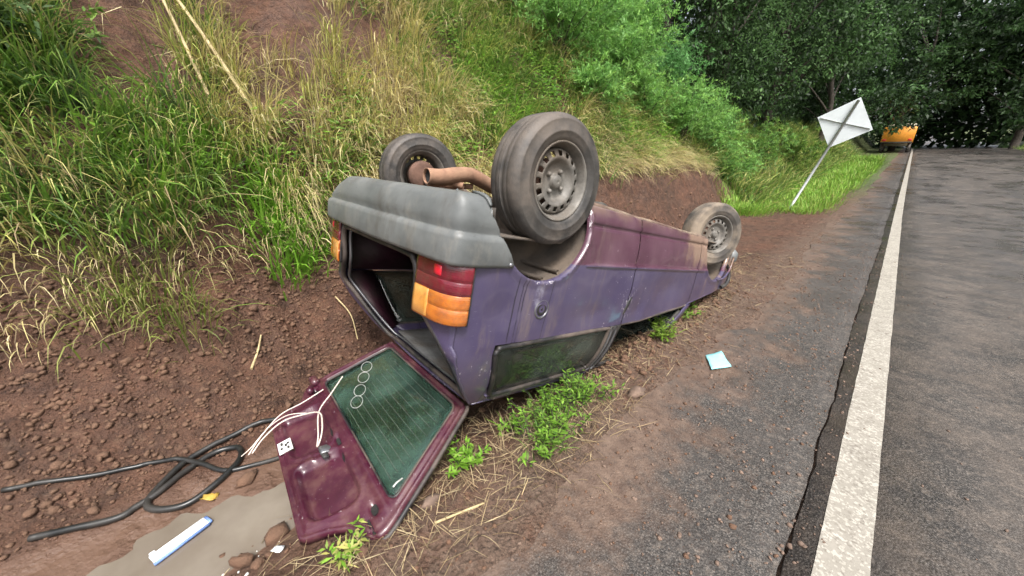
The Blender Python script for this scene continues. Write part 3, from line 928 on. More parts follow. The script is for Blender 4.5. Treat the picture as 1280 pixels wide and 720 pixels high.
# floor, wheel wells, interior
V = []
xs = np.linspace(-.50, 2.9, 40); ysl = np.linspace(-.72, .72, 16)
for x in xs:
    for y in ysl:
        z = .30 + .03 * math.sin(x * 6) * (abs(y) < .5) - (.10 * (1 - (y / .12) ** 2) if abs(y) < .12 else 0) * -1
        if x < .30: z += .16 * min(1, (.30 - x) / .15)
        V.append((x, y, z))
mesh_from('floor_pan', np.array(V), grid_faces(40, 16), M['under'], car, solid=.012)
for s in (1, -1):
    for (cx0, cz0, r0, nm) in ((AX, AZ, AR + .012, 'wheel_well'), (FX, FZ, FR_ + .012, 'wheel_well')):
        a = np.linspace(R(4), R(176), 40)
        rows = [(.772, 1.0), (.74, 1.03), (.60, 1.04), (.47, 1.02), (.45, .95)]
        V = [[(cx0 + r0 * k * math.cos(t), s * y, cz0 + r0 * k * math.sin(t)) for t in a] for y, k in rows]
        V.append([(cx0 + .001 * math.cos(t), s * .45, cz0 - .02 + .001 * math.sin(t)) for t in a])
        F = grid_faces(6, 40)
        wl_ = mesh_from(nm, np.array(V).reshape(-1, 3), F, M['well'], car, solid=.008)
        if s > 0 and cx0 < 0:
            for t in (R(60), R(80), R(125)):
                MB().tube([(cx0 + r0 * .99 * math.cos(t), y, cz0 + r0 * .99 * math.sin(t)) for y in (.46, .6, .74)], .012, 6).build('well_rib', M['well'], wl_)
it = MB()
it.box((.16, 0, .70), (.10, .86, .50), [[.96, 0, .28], [0, 1, 0], [-.28, 0, .96]], bev=.03)
it.build('rear_seat_back', M['cloth'], car)
MB().box((.52, 0, .47), (.44, .86, .16), bev=.04).build('rear_seat', M['cloth'], car)
for y in (.36, -.36):
    st = MB().box((1.30, y, .48), (.50, .46, .14), bev=.04).box((1.05, y, .78), (.12, .44, .58), [[.97, 0, .22], [0, 1, 0], [-.22, 0, .97]], bev=.04).box((.97, y, 1.13), (.09, .26, .14), bev=.03)
    st.build('front_seat', M['cloth'], car)
MB().box((1.78, 0, .78), (.26, 1.36, .26), bev=.05).build('dashboard', M['black'], car)
for s in (1, -1):
    V = [(-.50, s * .70, .67), (.10, s * .72, .67), (.10, s * .745, .94), (-.46, s * .72, .94)]
    mesh_from('inner_side_panel', np.array(V), [(0, 1, 2, 3)], M['inner'], car, solid=.01)
    V = [(-.47, s * .695, .955)] + [(-.27, s * .74, .955), (-.16, float(ycab(1.30, s)) - s * .02, 1.30), (-.25, float(ycab(1.33, s)) - s * .03, 1.33)]
    mesh_from('inner_pillar_panel', np.array(V), [(0, 1, 2, 3)], M['inner'], car, solid=.006)

# hood, nose and front lamps
V = []
for x in np.linspace(1.93, 3.0, 14):
    for y in np.linspace(-1, 1, 14):
        zb = float(belt(x)); yy = float(yside(np.array(x), np.array(zb)))
        V.append((x, y * yy, zb + .05 * (1 - y * y)))
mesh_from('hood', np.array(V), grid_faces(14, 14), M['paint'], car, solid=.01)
ws = []
for x, z in ((1.95, .875), (1.65, 1.11), (1.36, 1.345)):
    yl = float(ycab(z, 1)) - .03; yr = float(ycab(z, -1)) + .03
    ws += [(x, yl + (yr - yl) * t, z + .03 * (1 - (2 * t - 1) ** 2)) for t in np.linspace(0, 1, 8)]
mesh_from('windscreen', np.array(ws), grid_faces(3, 8), M['glass'], car, solid=.005)
nose = MB().box((3.0, 0, .53), (.05, 1.44, .26), bev=.02)
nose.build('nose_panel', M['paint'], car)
MB().box((3.06, 0, .40), (.12, 1.50, .16), bev=.04).build('front_bumper', M['bumper'], car)
for s in (1, -1):
    MB().box((3.03, s * .52, .58), (.04, .30, .13), bev=.015).build('headlight', M['trim'], car)
MB().box((3.03, 0, .58), (.03, .70, .11), bev=.01).build('grille', M['black'], car)
# torn liner and bracket hanging from the front arch
P = smooth_path([(2.70, .70, .40), (2.80, .76, .50), (2.84, .79, .60), (2.78, .80, .68), (2.66, .79, .72)], 18)
MB().tube(P, np.linspace(.012, .022, 18), 7).build('torn_liner', M['black'], car)
P = smooth_path([(2.46, .80, .64), (2.60, .815, .61), (2.72, .81, .52), (2.77, .80, .40)], 16)
MB().tube(P, .010, 6).build('fender_lip', M['paint'], car)

# exhaust, axle
ex = smooth_path([(-.500, .335, .243), (-.42, .335, .232), (-.33, .335, .205), (-.25, .33, .192), (-.16, .32, .205), (-.08, .31, .222), (.05, .30, .24), (.4, .2, .26)], 50)
e1 = MB(); V, F = tube_vf(ex, .034, 14, cap=False); e1.add(V, F)
exh = e1.build('exhaust_pipe', M['rust'], car, solid=.004)
MB().tube(ex[1:12], .0295, 12).build('pipe_dark_plug', M['soot_shade'], exh)  # added black plug, stands for the dark inside the open pipe
mb = MB()
mb.tube(smooth_path([(-.46, .30, .265), (-.38, .20, .262), (-.30, .25, .262), (-.22, .33, .245)], 20), .014, 8)
mb.tube(smooth_path([(-.44, .25, .285), (-.36, .30, .25), (-.30, .36, .255)], 16), .018, 8)
mb.build('exhaust_hanger', M['rust'], exh)
MB().add(*[np.array(a) if i == 0 else a for i, a in enumerate(lathe_vf([(.0, -.28), (.085, -.27), (.095, -.24), (.095, .24), (.085, .27), (0, .28)], 20, c=(0, 0, 0)))]).build('muffler', M['rust'], car).location = (-.30, -.22, .40)
ax_ = MB().tube([(0.02, .60, .20), (0.02, .45, .30), (0.02, 0, .31), (0.02, -.45, .30), (0.02, -.60, .22)], .030, 10)
ax_.tube([(.02, .52, .26), (.25, .50, .26), (.45, .48, .30)], .028, 8).tube([(.02, -.52, .26), (.25, -.50, .24), (.45, -.48, .30)], .028, 8)
ax_.build('rear_axle', M['under'], car)

# wheels
def wheel(name, loc, toe=0.0, camber=0.0, side=1, spin=0.0, label=None, sc=(1, 1, 1)):
    w = bpy.data.objects.new(name, None); COL.objects.link(w); w.parent = car
    w.location = loc
    w.scale = sc
    w.rotation_euler = (R(camber), spin, R(toe + (0 if side > 0 else 180)))
    if label: w['label'] = label
    return w
def make_tyre_mesh(parent):
    rt = .296
    prof = [(.172, .060), (.180, .074), (.196, .082), (.212, .0855), (.216, .0885), (.222, .0885), (.226, .0865), (.250, .0855), (.262, .0825), (.266, .0835), (.270, .082), (.280, .074), (.288, .066), (.2925, .056)]
    tread = [(.2945, .048), (.295, .036), (.2942, .0345), (.2942, .031), (.2955, .0295), (rt, .013), (.2948, .0115), (.2948, .0075), (rt, .006), (rt, -.006)]
    full = prof + tread
    mir = [(r, -y) for r, y in full[::-1]]
    full = full + mir[1:]
    V, F = lathe_vf(full, 72)
    V = V.reshape(len(full), 72, 3)
    return mesh_from('tyre', V.reshape(-1, 3), F, M['tyre'], parent)
def make_rim_mesh(parent):
    n = 96
    # barrel and lip
    mb = MB()
    mb.add(*lathe_vf([(.177, .066), (.180, .072), (.178, .077), (.171, .077), (.167, .068), (.161, .060), (.157, .046), (.150, .034), (.146, .0), (.150, -.05), (.170, -.066), (.178, -.075), (.180, -.068), (.175, -.06)], n))
    rim = mb.build('rim', M['rim'], parent)
    # slotted disc
    prof = [(.1495, .028), (.147, .040), (.142, .047), (.139, .0495), (.128, .053), (.114, .0575), (.111, .058), (.104, .057), (.097, .053), (.088, .043), (.080, .035), (.072, .032), (.040, .031), (.034, .033), (.030, .050), (.026, .054), (.012, .056), (0.0005, .057)]
    V, F0 = lathe_vf(prof, n)
    F = []
    for i in range(len(prof) - 1):
        for j in range(n):
            f = (i * n + j, (i + 1) * n + j, (i + 1) * n + (j + 1) % n, i * n + (j + 1) % n)
            if i in (3, 4) and (j % 6) in (1, 2, 3): continue
            F.append(f)
    mesh_from('disc', V, F, M['rim'], rim, solid=.004)
    for k in range(4):
        a = R(45 + 90 * k)
        MB().add(*lathe_vf([(.0115, 0), (.0115, .010), (.008, .015), (0.0004, .0165)], 8, c=(.054 * math.cos(a), .031, .054 * math.sin(a)))).build('bolt', M['rim'], rim)
    MB().add(*lathe_vf([(.104, -.050), (.104, .012), (.09, .018), (0.001, .018)], 32)).build('brake_drum', M['drum'], rim)
    MB().add(*lathe_vf([(.001, -.060), (.08, -.060), (.106, -.052), (.106, -.04)], 32)).build('back_plate', M['drum'], rim)
    return rim
w0 = wheel('wheel', (-.005, .660, .158), toe=1.0, spin=.3, sc=(1.055, 1.20, 1.055), label='rear wheel with bald tyre and slotted steel rim')
make_tyre_mesh(w0); make_rim_mesh(w0)
def copy_tree(o, parent):
    c = o.copy(); COL.objects.link(c); c.parent = parent
    for ch in o.children: copy_tree(ch, c)
    return c
for nm, loc, toe, cam_, sd_, sp, lb in (('wheel', (0.0, -.675, .190), 2, -3, -1, .9, 'rear wheel seen from its rusty brake side'),
                                  ('wheel', (2.40, .655, .215), 27, 0, 1, 1.4, 'mud-caked front wheel'), ('wheel', (2.36, -.665, .34), 0, 0, -1, .5, None)):
    w = wheel(nm, loc, toe, cam_, sd_, sp, lb)
    for ch in list(w0.children): copy_tree(ch, w)
    if lb and 'mud-caked' in lb:
        for ch in w.children:
            if ch.name.startswith('tyre'):
                ch.data = ch.data.copy(); ch.data.materials[0] = M['tyremud']

# ------------------------------------------------------------------ tailgate (open, lying inner side up on the ground)
HV = np.array([-.87, 0, .49]); HV /= np.linalg.norm(HV)
HN = np.array([-HV[2], 0, HV[0]])          # points towards the sky once the car is upside down
if HN[2] > 0: HN = -HN
H0 = np.array([-.262, 0, 1.362])
def tgp(s, v, h=0.0):
    """s across from the tailgate's own centre line, v down from the hinge, h proud of the inner face"""
    s = np.asarray(s, float); v = np.asarray(v, float); h = np.asarray(h, float)
    u = .15 + .13 * v + s - .11 * sstep(v, .60, .90)
    vv = v * (1 + .065 * s) * (1 - .02 * sstep(v, .6, .9))
    sag = -.02 * (v / .9) ** 2
    return H0 + np.stack([u * 0, u, u * 0], -1) + vv[..., None] * HV + (h + sag)[..., None] * HN
def tg_w(v):
    return interp(v, [(0, .452), (.02, .470), (.30, .560), (.54, .628), (.575, .634), (.605, .628), (.635, .600), (.66, .545), (.69, .505), (.75, .480), (.83, .462), (.86, .452), (.885, .425)])
def tg_g(v):
    return interp(v, [(.042, .385), (.052, .408), (.065, .420), (.30, .490), (.47, .540), (.488, .542), (.502, .530), (.512, .505)])
G0, G1 = .042, .512
vr = np.unique(np.r_[np.linspace(0, .042, 6), np.linspace(.042, .075, 6), np.linspace(.075, .46, 24), np.linspace(.46, .512, 9), np.linspace(.512, .885, 46)])
NS, NM = 9, 60
def tg_h(s, v):
    w = tg_w(v)
    e = np.minimum(np.minimum(w - np.abs(s), v + .004), .889 - v)
    h = -.034 * (1 - sstep(e, .0, .014)) - .010 * sstep(e, .018, .028) * (1 - sstep(e, .034, .044))
    low_ = sstep(v, .535, .56)
    h = h * (1 - 0 * low_)
    def pit(cs, cv, hs, hv, r, depth):
        qx = np.abs(s - cs) - hs + r; qy = np.abs(v - cv) - hv + r
        d = np.hypot(np.maximum(qx, 0), np.maximum(qy, 0)) + np.minimum(np.maximum(qx, qy), 0) - r
        return -depth * (1 - sstep(d, -.016, .004)), d
    p1, d1 = pit(.215, .705, .180, .115, .05, .032)
    p2, d2 = pit(-.215, .705, .180, .115, .05, .032)
    bead = .006 * np.exp(-((np.minimum(d1, d2) - .012) / .008) ** 2)
    p3, _ = pit(.505, .578, .030, .020, .018, .03); p4, _ = pit(-.505, .578, .030, .020, .018, .03)
    p5, _ = pit(.560, .615, .045, .010, .008, .02); p6, _ = pit(.0, .585, .035, .016, .010, .02); p7, _ = pit(0, .70, .045, .028, .01, .012)
    g = tg_g(np.clip(v, G0, G1)); ge = np.where(v < G1, np.abs(s) - g, .1)
    h = h - .010 * (1 - sstep(ge, .0, .010)) * (v > G0) * (v < G1)
    h = h + .010 * np.exp(-((v - .535) / .014) ** 2) * (np.abs(s) < .56)
    return h + p1 + p2 + bead + p3 + p4 + p5 + p6 + p7 + .003 * fbm(s, v, 9, 2, 81)
Srow = []
for v in vr:
    w = float(tg_w(v)); g = float(tg_g(np.clip(v, G0, G1))) if G0 <= v <= G1 else float(tg_g(G0 if v < G0 else G1)) * (w / float(tg_w(G0 if v < G0 else G1)))
    Srow.append(np.r_[np.linspace(-w, -g, NS), np.linspace(-g, g, NM + 2)[1:-1], np.linspace(g, w, NS)])
S = np.array(Srow); VV = np.repeat(vr[:, None], S.shape[1], 1)
P = tgp(S, VV, tg_h(S, VV))
F = []
mcol = S.shape[1]
for i in range(len(vr) - 1):
    inside = vr[i] >= G0 - 1e-6 and vr[i + 1] <= G1 + 1e-6
    for j in range(mcol - 1):
        if inside and NS - 1 <= j < NS + NM: continue
        F.append((i * mcol + j, (i + 1) * mcol + j, (i + 1) * mcol + j + 1, i * mcol + j + 1))
tgate = mesh_from('tailgate', P.reshape(-1, 3), F, M['tgpaint'], car, solid=.012)
tgate['label'] = 'maroon tailgate hanging open on the muddy ground'
# pane
vg = np.linspace(G0 - .004, G1 + .004, 14); sg = np.linspace(-1, 1, 14)
GVv = np.repeat(vg[:, None], 14, 1); GS = np.array([sg * (float(tg_g(np.clip(v, G0, G1))) + .012) for v in vg])
pane = mesh_from('pane', tgp(GS, GVv, -.018 - .012 * (1 - sg[None] ** 2) + 0 * GVv).reshape(-1, 3), grid_faces(14, 14), M['tgglass'], tgate, solid=.005)
ol = [(-tg_g(v), v) for v in np.linspace(G0, G1, 30)] + [(tg_g(v), v) for v in np.linspace(G1, G0, 30)]
ol = np.array(ol, float)
MB().tube(tgp(ol[:, 0], ol[:, 1], -.010), .009, 6, True).build('glass_seal', M['seal'], tgate)
oe = np.array([(-tg_w(v), v) for v in np.linspace(0.0, .66, 40)][::1] , float)
for sgn in (1, -1):
    MB().tube(tgp(-sgn * oe[:, 0], oe[:, 1], -.036), .012, 6).build('edge_seal', M['seal'], tgate)
# heating lines nested towards the near side of the glass
def glass_h(s, v): return -.0145 - .012 * (1 - (s / (tg_g(np.clip(v, G0, G1)) + .012)) ** 2)
for k in range(11):
    f = k / 10
    pts = []
    for t in np.linspace(-.62 + .25 * f, .90 - .06 * f, 16):
        v = .090 + .038 * k
        pts.append((t * float(tg_g(v)), v))
    pts = np.array(pts)
    MB().tube(tgp(pts[:, 0], pts[:, 1], glass_h(pts[:, 0], pts[:, 1])), .0011, 4).build('heating_line', M['heat'], pane)
# four linked rings stuck on the glass
for (s0, v0) in ((-.185, .412), (-.255, .362), (-.335, .300), (-.405, .245)):
    a = np.linspace(0, 2 * np.pi, 28, endpoint=False)
    ss = s0 + .050 * np.cos(a); vv_ = v0 + .036 * np.sin(a)
    MB().tube(tgp(ss, vv_, glass_h(ss, vv_) + .002), .0022, 5, True).build('ring_sticker', M['dim'], pane)
# latch, striker plate, paper label, loose wires
MB().box(tgp(.0, .648, -.002), (.07, .06, .025), bev=.006).build('latch', M['trim'], tgate)
MB().box(tgp(.02, .665, .006), (.03, .09, .02), bev=.006).build('latch_rod', M['black'], tgate)
lb = tgp(np.array([-.21, -.115, -.115, -.21]), np.array([.868, .868, .795, .795]), .006)
lab = mesh_from('paper_label', lb, [(0, 1, 2, 3)], M['white'], tgate, smooth=False, solid=.002)
for (a, b, w_) in ((-.185, .845, .012), (-.165, .825, .010), (-.15, .85, .008), (-.175, .812, .008), (-.14, .815, .010)):
    q = tgp(np.array([a - w_, a + w_, a + w_, a - w_]), np.array([b + .006, b + .006, b - .006, b - .006]), .0085)
    mesh_from('label_print', q, [(0, 1, 2, 3)], M['black'], lab, smooth=False)
wpts = [(-.385, .40, .05), (-.30, .50, .06), (-.245, .60, .05), (-.10, .655, .025), (-.03, .680, .02), (-.05, .640, .05), (-.12, .610, .06), (-.22, .600, .06), (-.30, .68, .05), (-.33, .80, .04), (-.32, .92, .02), (-.30, 1.0, .0)]
MB().tube(smooth_path([tgp(np.array(a), np.array(b), np.array(c)) for a, b, c in wpts], 80), .0042, 6).build('wire', M['wire'], tgate)
wpts = [(-.43, .53, .03), (-.42, .66, .045), (-.40, .80, .04), (-.35, .93, .02), (-.31, 1.02, .0)]
MB().tube(smooth_path([tgp(np.array(a), np.array(b), np.array(c)) for a, b, c in wpts], 40), .0036, 6).build('wire', M['wire'], tgate)
wpts = [(-.30, .66, .05), (-.355, .76, .05), (-.36, .88, .03), (-.345, 1.0, .005), (-.36, 1.06, -.01)]
MB().tube(smooth_path([tgp(np.array(a), np.array(b), np.array(c)) for a, b, c in wpts], 40), .003, 6).build('wire', M['wire'], tgate)
# openings of the inner panel, their dark inside painted as black discs on top
def hole(s0, v0, hs, hv, dep=.028):
    a_ = np.linspace(0, 2 * np.pi, 24, endpoint=False)
    ss = s0 + hs * np.sign(np.cos(a_)) * np.abs(np.cos(a_)) ** .6; vv = v0 + hv * np.sign(np.sin(a_)) * np.abs(np.sin(a_)) ** .6
    V = np.vstack([tgp(ss, vv, tg_h(ss, vv) + .003), tgp(np.array([s0]), np.array([v0]), tg_h(np.array([s0]), np.array([v0])) + .004)])
    mesh_from('hole_shade_disc', V, [(k, (k + 1) % 24, 24) for k in range(24)], M['soot_shade'], tgate)
for a_ in ((.505, .578, .024, .015), (.560, .615, .040, .006), (-.505, .578, .024, .015), (.0, .585, .028, .010), (.11, .598, .022, .008), (-.11, .598, .022, .008)): hole(*a_)
# hinge mounts on the far corner and gas-strut stubs
MB().box(tgp(-.60, .555, .015), (.05, .09, .05), bev=.015).box(tgp(-.53, .60, .02), (.04, .05, .04), bev=.012).build('bracket', M['tgpaint'], tgate)
MB().tube(tgp(np.array([.50, .515, .53]), np.array([.475, .455, .43]), np.array([.0, .02, .03])), .004, 5).build('washer_jet', M['white'], tgate)

#PART3
# ================================================================== things on the ground
def ground_path(pts, n, lift):
    P = smooth_path([(x, y, 0) for x, y in pts], n)
    z = H(P[:, 0], P[:, 1]) + lift
    for _ in range(3):
        z = np.maximum(z, np.convolve(np.pad(z, 2, 'edge'), np.ones(5) / 5, 'valid'))
    P[:, 2] = z
    return P
h1 = [(-2.36, .30), (-2.39, .18), (-2.40, .04), (-2.36, -.20), (-2.22, -.35), (-2.14, -.38), (-2.07, -.33), (-2.03, -.23), (-2.07, -.11), (-2.15, -.02), (-2.23, .01), (-2.30, -.01), (-2.33, -.10), (-2.28, -.22), (-2.20, -.33), (-2.17, -.42), (-2.16, -.50), (-2.27, -.75)]
tag(MB().tube(ground_path(h1, 150, .015), .0155, 10).build('hose', M['hose']), 'black rubber hose lying in an oval loop beside the puddle', 'hose')
h2 = [(-2.60, -.85), (-2.47, -.47), (-2.44, -.36), (-2.37, -.24), (-2.26, -.16), (-2.13, -.08), (-2.08, .03), (-2.03, .17), (-1.98, .30)]
P2 = ground_path(h2, 90, .010); P2[28:60, 2] += .018 * np.sin(np.linspace(0, np.pi, 32))
tag(MB().tube(P2, .0125, 10).build('hose', M['hose']), 'thinner black hose running from the left bank under the tailgate', 'hose')

def slab(name, corners, thick, mat, label, cat, lift=.006, warp=.01, n=7, seed=1):
    """a thin sheet lying on the ground between four (x, y) corners"""
    c = np.array(corners, float)
    s_, t_ = np.meshgrid(np.linspace(0, 1, n), np.linspace(0, 1, n), indexing='ij')
    P = (c[0] * ((1 - s_) * (1 - t_))[..., None] + c[1] * (s_ * (1 - t_))[..., None] + c[2] * (s_ * t_)[..., None] + c[3] * ((1 - s_) * t_)[..., None])
    zc = np.maximum(H(c[:, 0], c[:, 1]), np.where(c[:, 0] > -.8, 0.004, -1)); zc = np.maximum(zc, -.16)
    Z = zc.max() + lift + warp * fbm(s_ * 2, t_ * 2, 1, 2, seed)
    V = np.concatenate([P, Z[..., None]], -1)
    return tag(mesh_from(name, V.reshape(-1, 3), grid_faces(n, n), mat, solid=thick), label, cat)
mk = slab('face_mask', [(-.705, 2.76), (-.640, 2.915), (-.515, 2.725), (-.60, 2.575)], .004, M['mask'], 'pale turquoise face mask lying flat on the shoulder', 'mask', warp=.014)
cb = empty('carton', (-1.83, -.28, -.150), 'flat white carton with a blue edge floating at the puddle', 'carton')
ang = math.atan2(-.16, -.10)
cs_, sn_ = math.cos(ang), math.sin(ang)
Rz = [[cs_, -sn_, 0], [sn_, cs_, 0], [0, 0, 1]]
a = np.array([-1.80, -.345]); b = np.array([-1.865, -.155])
dv = (b - a) / np.linalg.norm(b - a); RzM = [[dv[0], -dv[1], 0], [dv[1], dv[0], 0], [0, 0, 1]]
MB().box((0, 0, 0), (.20, .052, .014), RzM, bev=.003).build('board', M['card'], cb)
MB().box(tuple(np.array(RzM) @ np.array([-.002, -.030, -.002])), (.20, .010, .011), RzM).build('blue_strip', M['blue'], cb)
MB().box(tuple(np.array(RzM) @ np.array([.106, 0, -.002])), (.012, .050, .011), RzM).build('blue_end', M['blue'], cb)
MB().box(tuple(np.array(RzM) @ np.array([-.085, .030, .002])), (.02, .016, .012), RzM, bev=.002).build('flap', M['card'], cb)
slab('paper_scrap', [(-1.475, .02), (-1.445, .045), (-1.425, .02), (-1.455, -.005)], .002, M['card'], 'small white scrap on the mud below the tailgate corner', 'scrap', warp=.02, n=4)
slab('fallen_leaf', [(-2.04, -.16), (-2.00, -.12), (-1.965, -.15), (-2.01, -.195)], .002, M['yleaf'], 'yellow fallen leaf beside the hose loop', 'leaf', warp=.03, n=5)

# sticks and canes
def stick(name, p0, p1, r, mat, label, cat, bend=.02, n=12):
    p0 = np.array(p0, float); p1 = np.array(p1, float); m = (p0 + p1) / 2 + np.array([bend, bend, bend])
    return tag(MB().tube(smooth_path([p0, m, p1], n), np.linspace(r, r * .6, n), 7).build(name, mat), label, cat)
def gz(x, y, up=0.0): return (x, y, float(H(np.array(x), np.array(y))) + up)
stick('stick', gz(-2.80, .20, .02), gz(-3.06, .33, .03), .009, M['cane'], 'short pale dry stick on the bare soil slope', 'stick', .01)
def foot(p0, p1):
    p0 = np.array(p0, float); d = (p0 - np.array(p1, float)) * .02
    for _ in range(200):
        if p0[2] < float(H(p0[0], p0[1])): break
        p0 = p0 + d
    return tuple(p0)
stick('dry_cane', foot((-5.0, .515, 2.50), (-5.5, .345, 3.60)), (-5.5, .345, 3.60), .017, M['cane'], 'upper thin dry cane at the top left of the bank', 'cane', .02)
stick('dry_cane', foot((-4.92, .775, 2.29), (-5.56, .425, 3.39)), (-5.56, .425, 3.39), .021, M['cane'], 'long thick dry cane leaning against the bank at upper left', 'cane', .02)
stick('twig', gz(-1.00, .52, .012), gz(-.92, .72, .015), .006, M['cane'], 'pale twig on the soil near the camera side of the tailgate', 'twig', .006)
stick('twig', gz(-3.25, .95, .05), gz(-2.95, .98, -.0), .007, M['cane'], 'long grey-brown twig hanging down the soil by the right tail light', 'twig', .03)

# ------------------------------------------------------------------ stones and clods
ICO = None
def ico():
    t = (1 + 5 ** .5) / 2
    V = np.array([(-1, t, 0), (1, t, 0), (-1, -t, 0), (1, -t, 0), (0, -1, t), (0, 1, t), (0, -1, -t), (0, 1, -t), (t, 0, -1), (t, 0, 1), (-t, 0, -1), (-t, 0, 1)], float)
    V /= np.linalg.norm(V[0])
    F = np.array([(0, 11, 5), (0, 5, 1), (0, 1, 7), (0, 7, 10), (0, 10, 11), (1, 5, 9), (5, 11, 4), (11, 10, 2), (10, 7, 6), (7, 1, 8), (3, 9, 4), (3, 4, 2), (3, 2, 6), (3, 6, 8), (3, 8, 9), (4, 9, 5), (2, 4, 11), (6, 2, 10), (8, 6, 7), (9, 8, 1)])
    return V, F
def ico2():
    V, F = ico(); V = [tuple(v) for v in V]; c = {}; G = []
    def mid(a, b):
        k = (min(a, b), max(a, b))
        if k not in c:
            m = (np.array(V[a]) + np.array(V[b])) / 2; m /= np.linalg.norm(m); V.append(tuple(m)); c[k] = len(V) - 1
        return c[k]
    for a, b, d in F:
        x, y, z = mid(a, b), mid(b, d), mid(d, a)
        G += [(a, x, z), (b, y, x), (d, z, y), (x, y, z)]
    return np.array(V), np.array(G)
def rand_rot(r):
    q = r.normal(size=4); q /= np.linalg.norm(q); w, x, y, z = q
    return np.array([[1 - 2 * (y * y + z * z), 2 * (x * y - z * w), 2 * (x * z + y * w)], [2 * (x * y + z * w), 1 - 2 * (x * x + z * z), 2 * (y * z - x * w)], [2 * (x * z - y * w), 2 * (y * z + x * w), 1 - 2 * (x * x + y * y)]])
def lump(r, size, base=None):
    V, F = base
    V = V * (1 + r.uniform(-.30, .26, (len(V), 1))) * r.uniform(.5, 1.05, 3)
    return V @ rand_rot(r).T * size, F
I1, I2 = ico(), ico2()

def top_z(x, y):
    z = float(H(np.array(x), np.array(y)))
    return max(z, float(uphill(np.array(y)))) if x > -.72 else z
def clods(name, n, sampler, smin, smax, mat, label, cat, seed, tilt=.35):
    r = np.random.default_rng(seed)
    P = np.array([sampler(r) for _ in range(n)], float)
    z = H(P[:, 0], P[:, 1]); z = np.where(P[:, 0] > -.72, np.maximum(z, uphill(P[:, 1])), z)
    sz = smin + (smax - smin) * r.random(n) ** 3.0
    B, F0 = I1
    q = r.normal(size=(n, 4)); q /= np.linalg.norm(q, axis=1, keepdims=True); w, a, b, c = q.T
    Q = np.stack([1 - 2 * (b * b + c * c), 2 * (a * b - c * w), 2 * (a * c + b * w), 2 * (a * b + c * w), 1 - 2 * (a * a + c * c), 2 * (b * c - a * w), 2 * (a * c - b * w), 2 * (b * c + a * w), 1 - 2 * (a * a + b * b)], 1).reshape(n, 3, 3)
    V = B[None] * (1 + r.uniform(-.34, .28, (n, len(B), 1))) * r.uniform(.45, 1.05, (n, 1, 3))
    V = np.einsum('nvi,nji->nvj', V, Q) * sz[:, None, None] * [1, 1, .8]
    V = V + np.stack([P[:, 0], P[:, 1], z + sz * tilt], 1)[:, None]
    F = (F0[None] + (np.arange(n) * len(B))[:, None, None]).reshape(-1, 3)
    return tag(mesh_from(name, V.reshape(-1, 3), F, mat, smooth=False), label, cat, kind='stuff')
def samp_slope(r):
    y = r.uniform(-1.6, 1.15); t = r.random() ** .8
    return -2.28 - 1.35 * t - .1 * y, y
def samp_shoulder(r):
    while True:
        x, y = r.uniform(-1.65, -.62), r.uniform(-.5, 6.5)
        if r.random() < np.clip((-.55 - x) * 1.5, .05, 1): return x, y
def samp_cut(r):
    y = r.uniform(4.0, 10.5); return float(toe_x(y)) + r.normal(.15, .28), y
def samp_road(r): return r.uniform(-.7, .15) + (r.random() < .1) * r.uniform(0, 1.2), r.uniform(.2, 9) ** 1.0
clods('soil_clods', 7500, samp_slope, .004, .026, M['clod'], 'crumbled brown earth covering the lower slope left of the car', 'soil', 1)
clods('soil_clods', 1500, samp_shoulder, .003, .020, M['clod'], 'crumbs of earth scattered over the muddy shoulder', 'soil', 2)
clods('soil_clods', 900, samp_cut, .006, .045, M['clod'], 'fallen earth at the foot of the cut bank beyond the car', 'soil', 3)
clods('soil_clods', 900, lambda r: (r.normal(-1.10, .10), r.uniform(2.0, 4.6)), .004, .034, M['clod'], 'earth heaped along the buried side of the car', 'soil', 6)
clods('soil_clods', 1800, lambda r: (-.85 + .9 * r.random() ** 2.2, r.uniform(.3, 9.5)), .003, .016, M['clod'], 'mud crumbs trodden onto the asphalt shoulder', 'soil', 8, .15)
clods('gravel', 3600, samp_road, .0025, .013, M['stone'], 'fine grit strewn over the asphalt shoulder', 'gravel', 4, .2)
def samp_foam(r): return r.normal(-1.58, .085), r.normal(-.13, .10)
clods('foam_specks', 70, samp_foam, .003, .011, M['white'], 'pale foam specks along the edge of the puddle', 'foam', 5, .3)

def stone(x, y, s, seed, label, group=None, mat='clod', flat=.75, cat='stone'):
    r = np.random.default_rng(seed)
    v, f = lump(r, s, I1 if cat == 'clod' or 'clay' in label else I2)
    v = v * [1, 1, flat]
    o = mesh_from('stone', v, f, M[mat], smooth=False)
    z = top_z(x, y)
    o.location = (x, y, z + s * .28)
    return tag(o, label, cat, group)
stone(-.84, 1.93, .062, 11, 'largest loose brown stone, beside the leafy weed clump', mat='stone')
stone(-1.10, .56, .048, 12, 'grey-brown stone below the near edge of the tailgate', mat='stone')
stone(-2.00, .00, .065, 13, 'wet elongated lump of clay at the puddle below the hose loop', flat=.5)
stone(-1.56, .03, .058, 14, 'brown clay lump against the bottom corner of the tailgate', flat=.6)
stone(-1.52, -.10, .05, 15, 'small wet lump between the foam specks and the tailgate')
r_ = np.random.default_rng(77)
for k in range(48):
    while True:
        x, y = samp_slope(r_)
        if y > -.9 and not (x > -2.45 and y > .3): break
    stone(x, y, r_.uniform(.020, .042), 200 + k, 'fist-sized clod on the crumbled slope left of the car', 'clods on the slope left of the car', cat='clod')
for k in range(26):
    x, y = samp_shoulder(r_)
    stone(x, y, r_.uniform(.016, .034), 400 + k, 'small brown stone on the muddy shoulder', 'stones on the muddy shoulder')

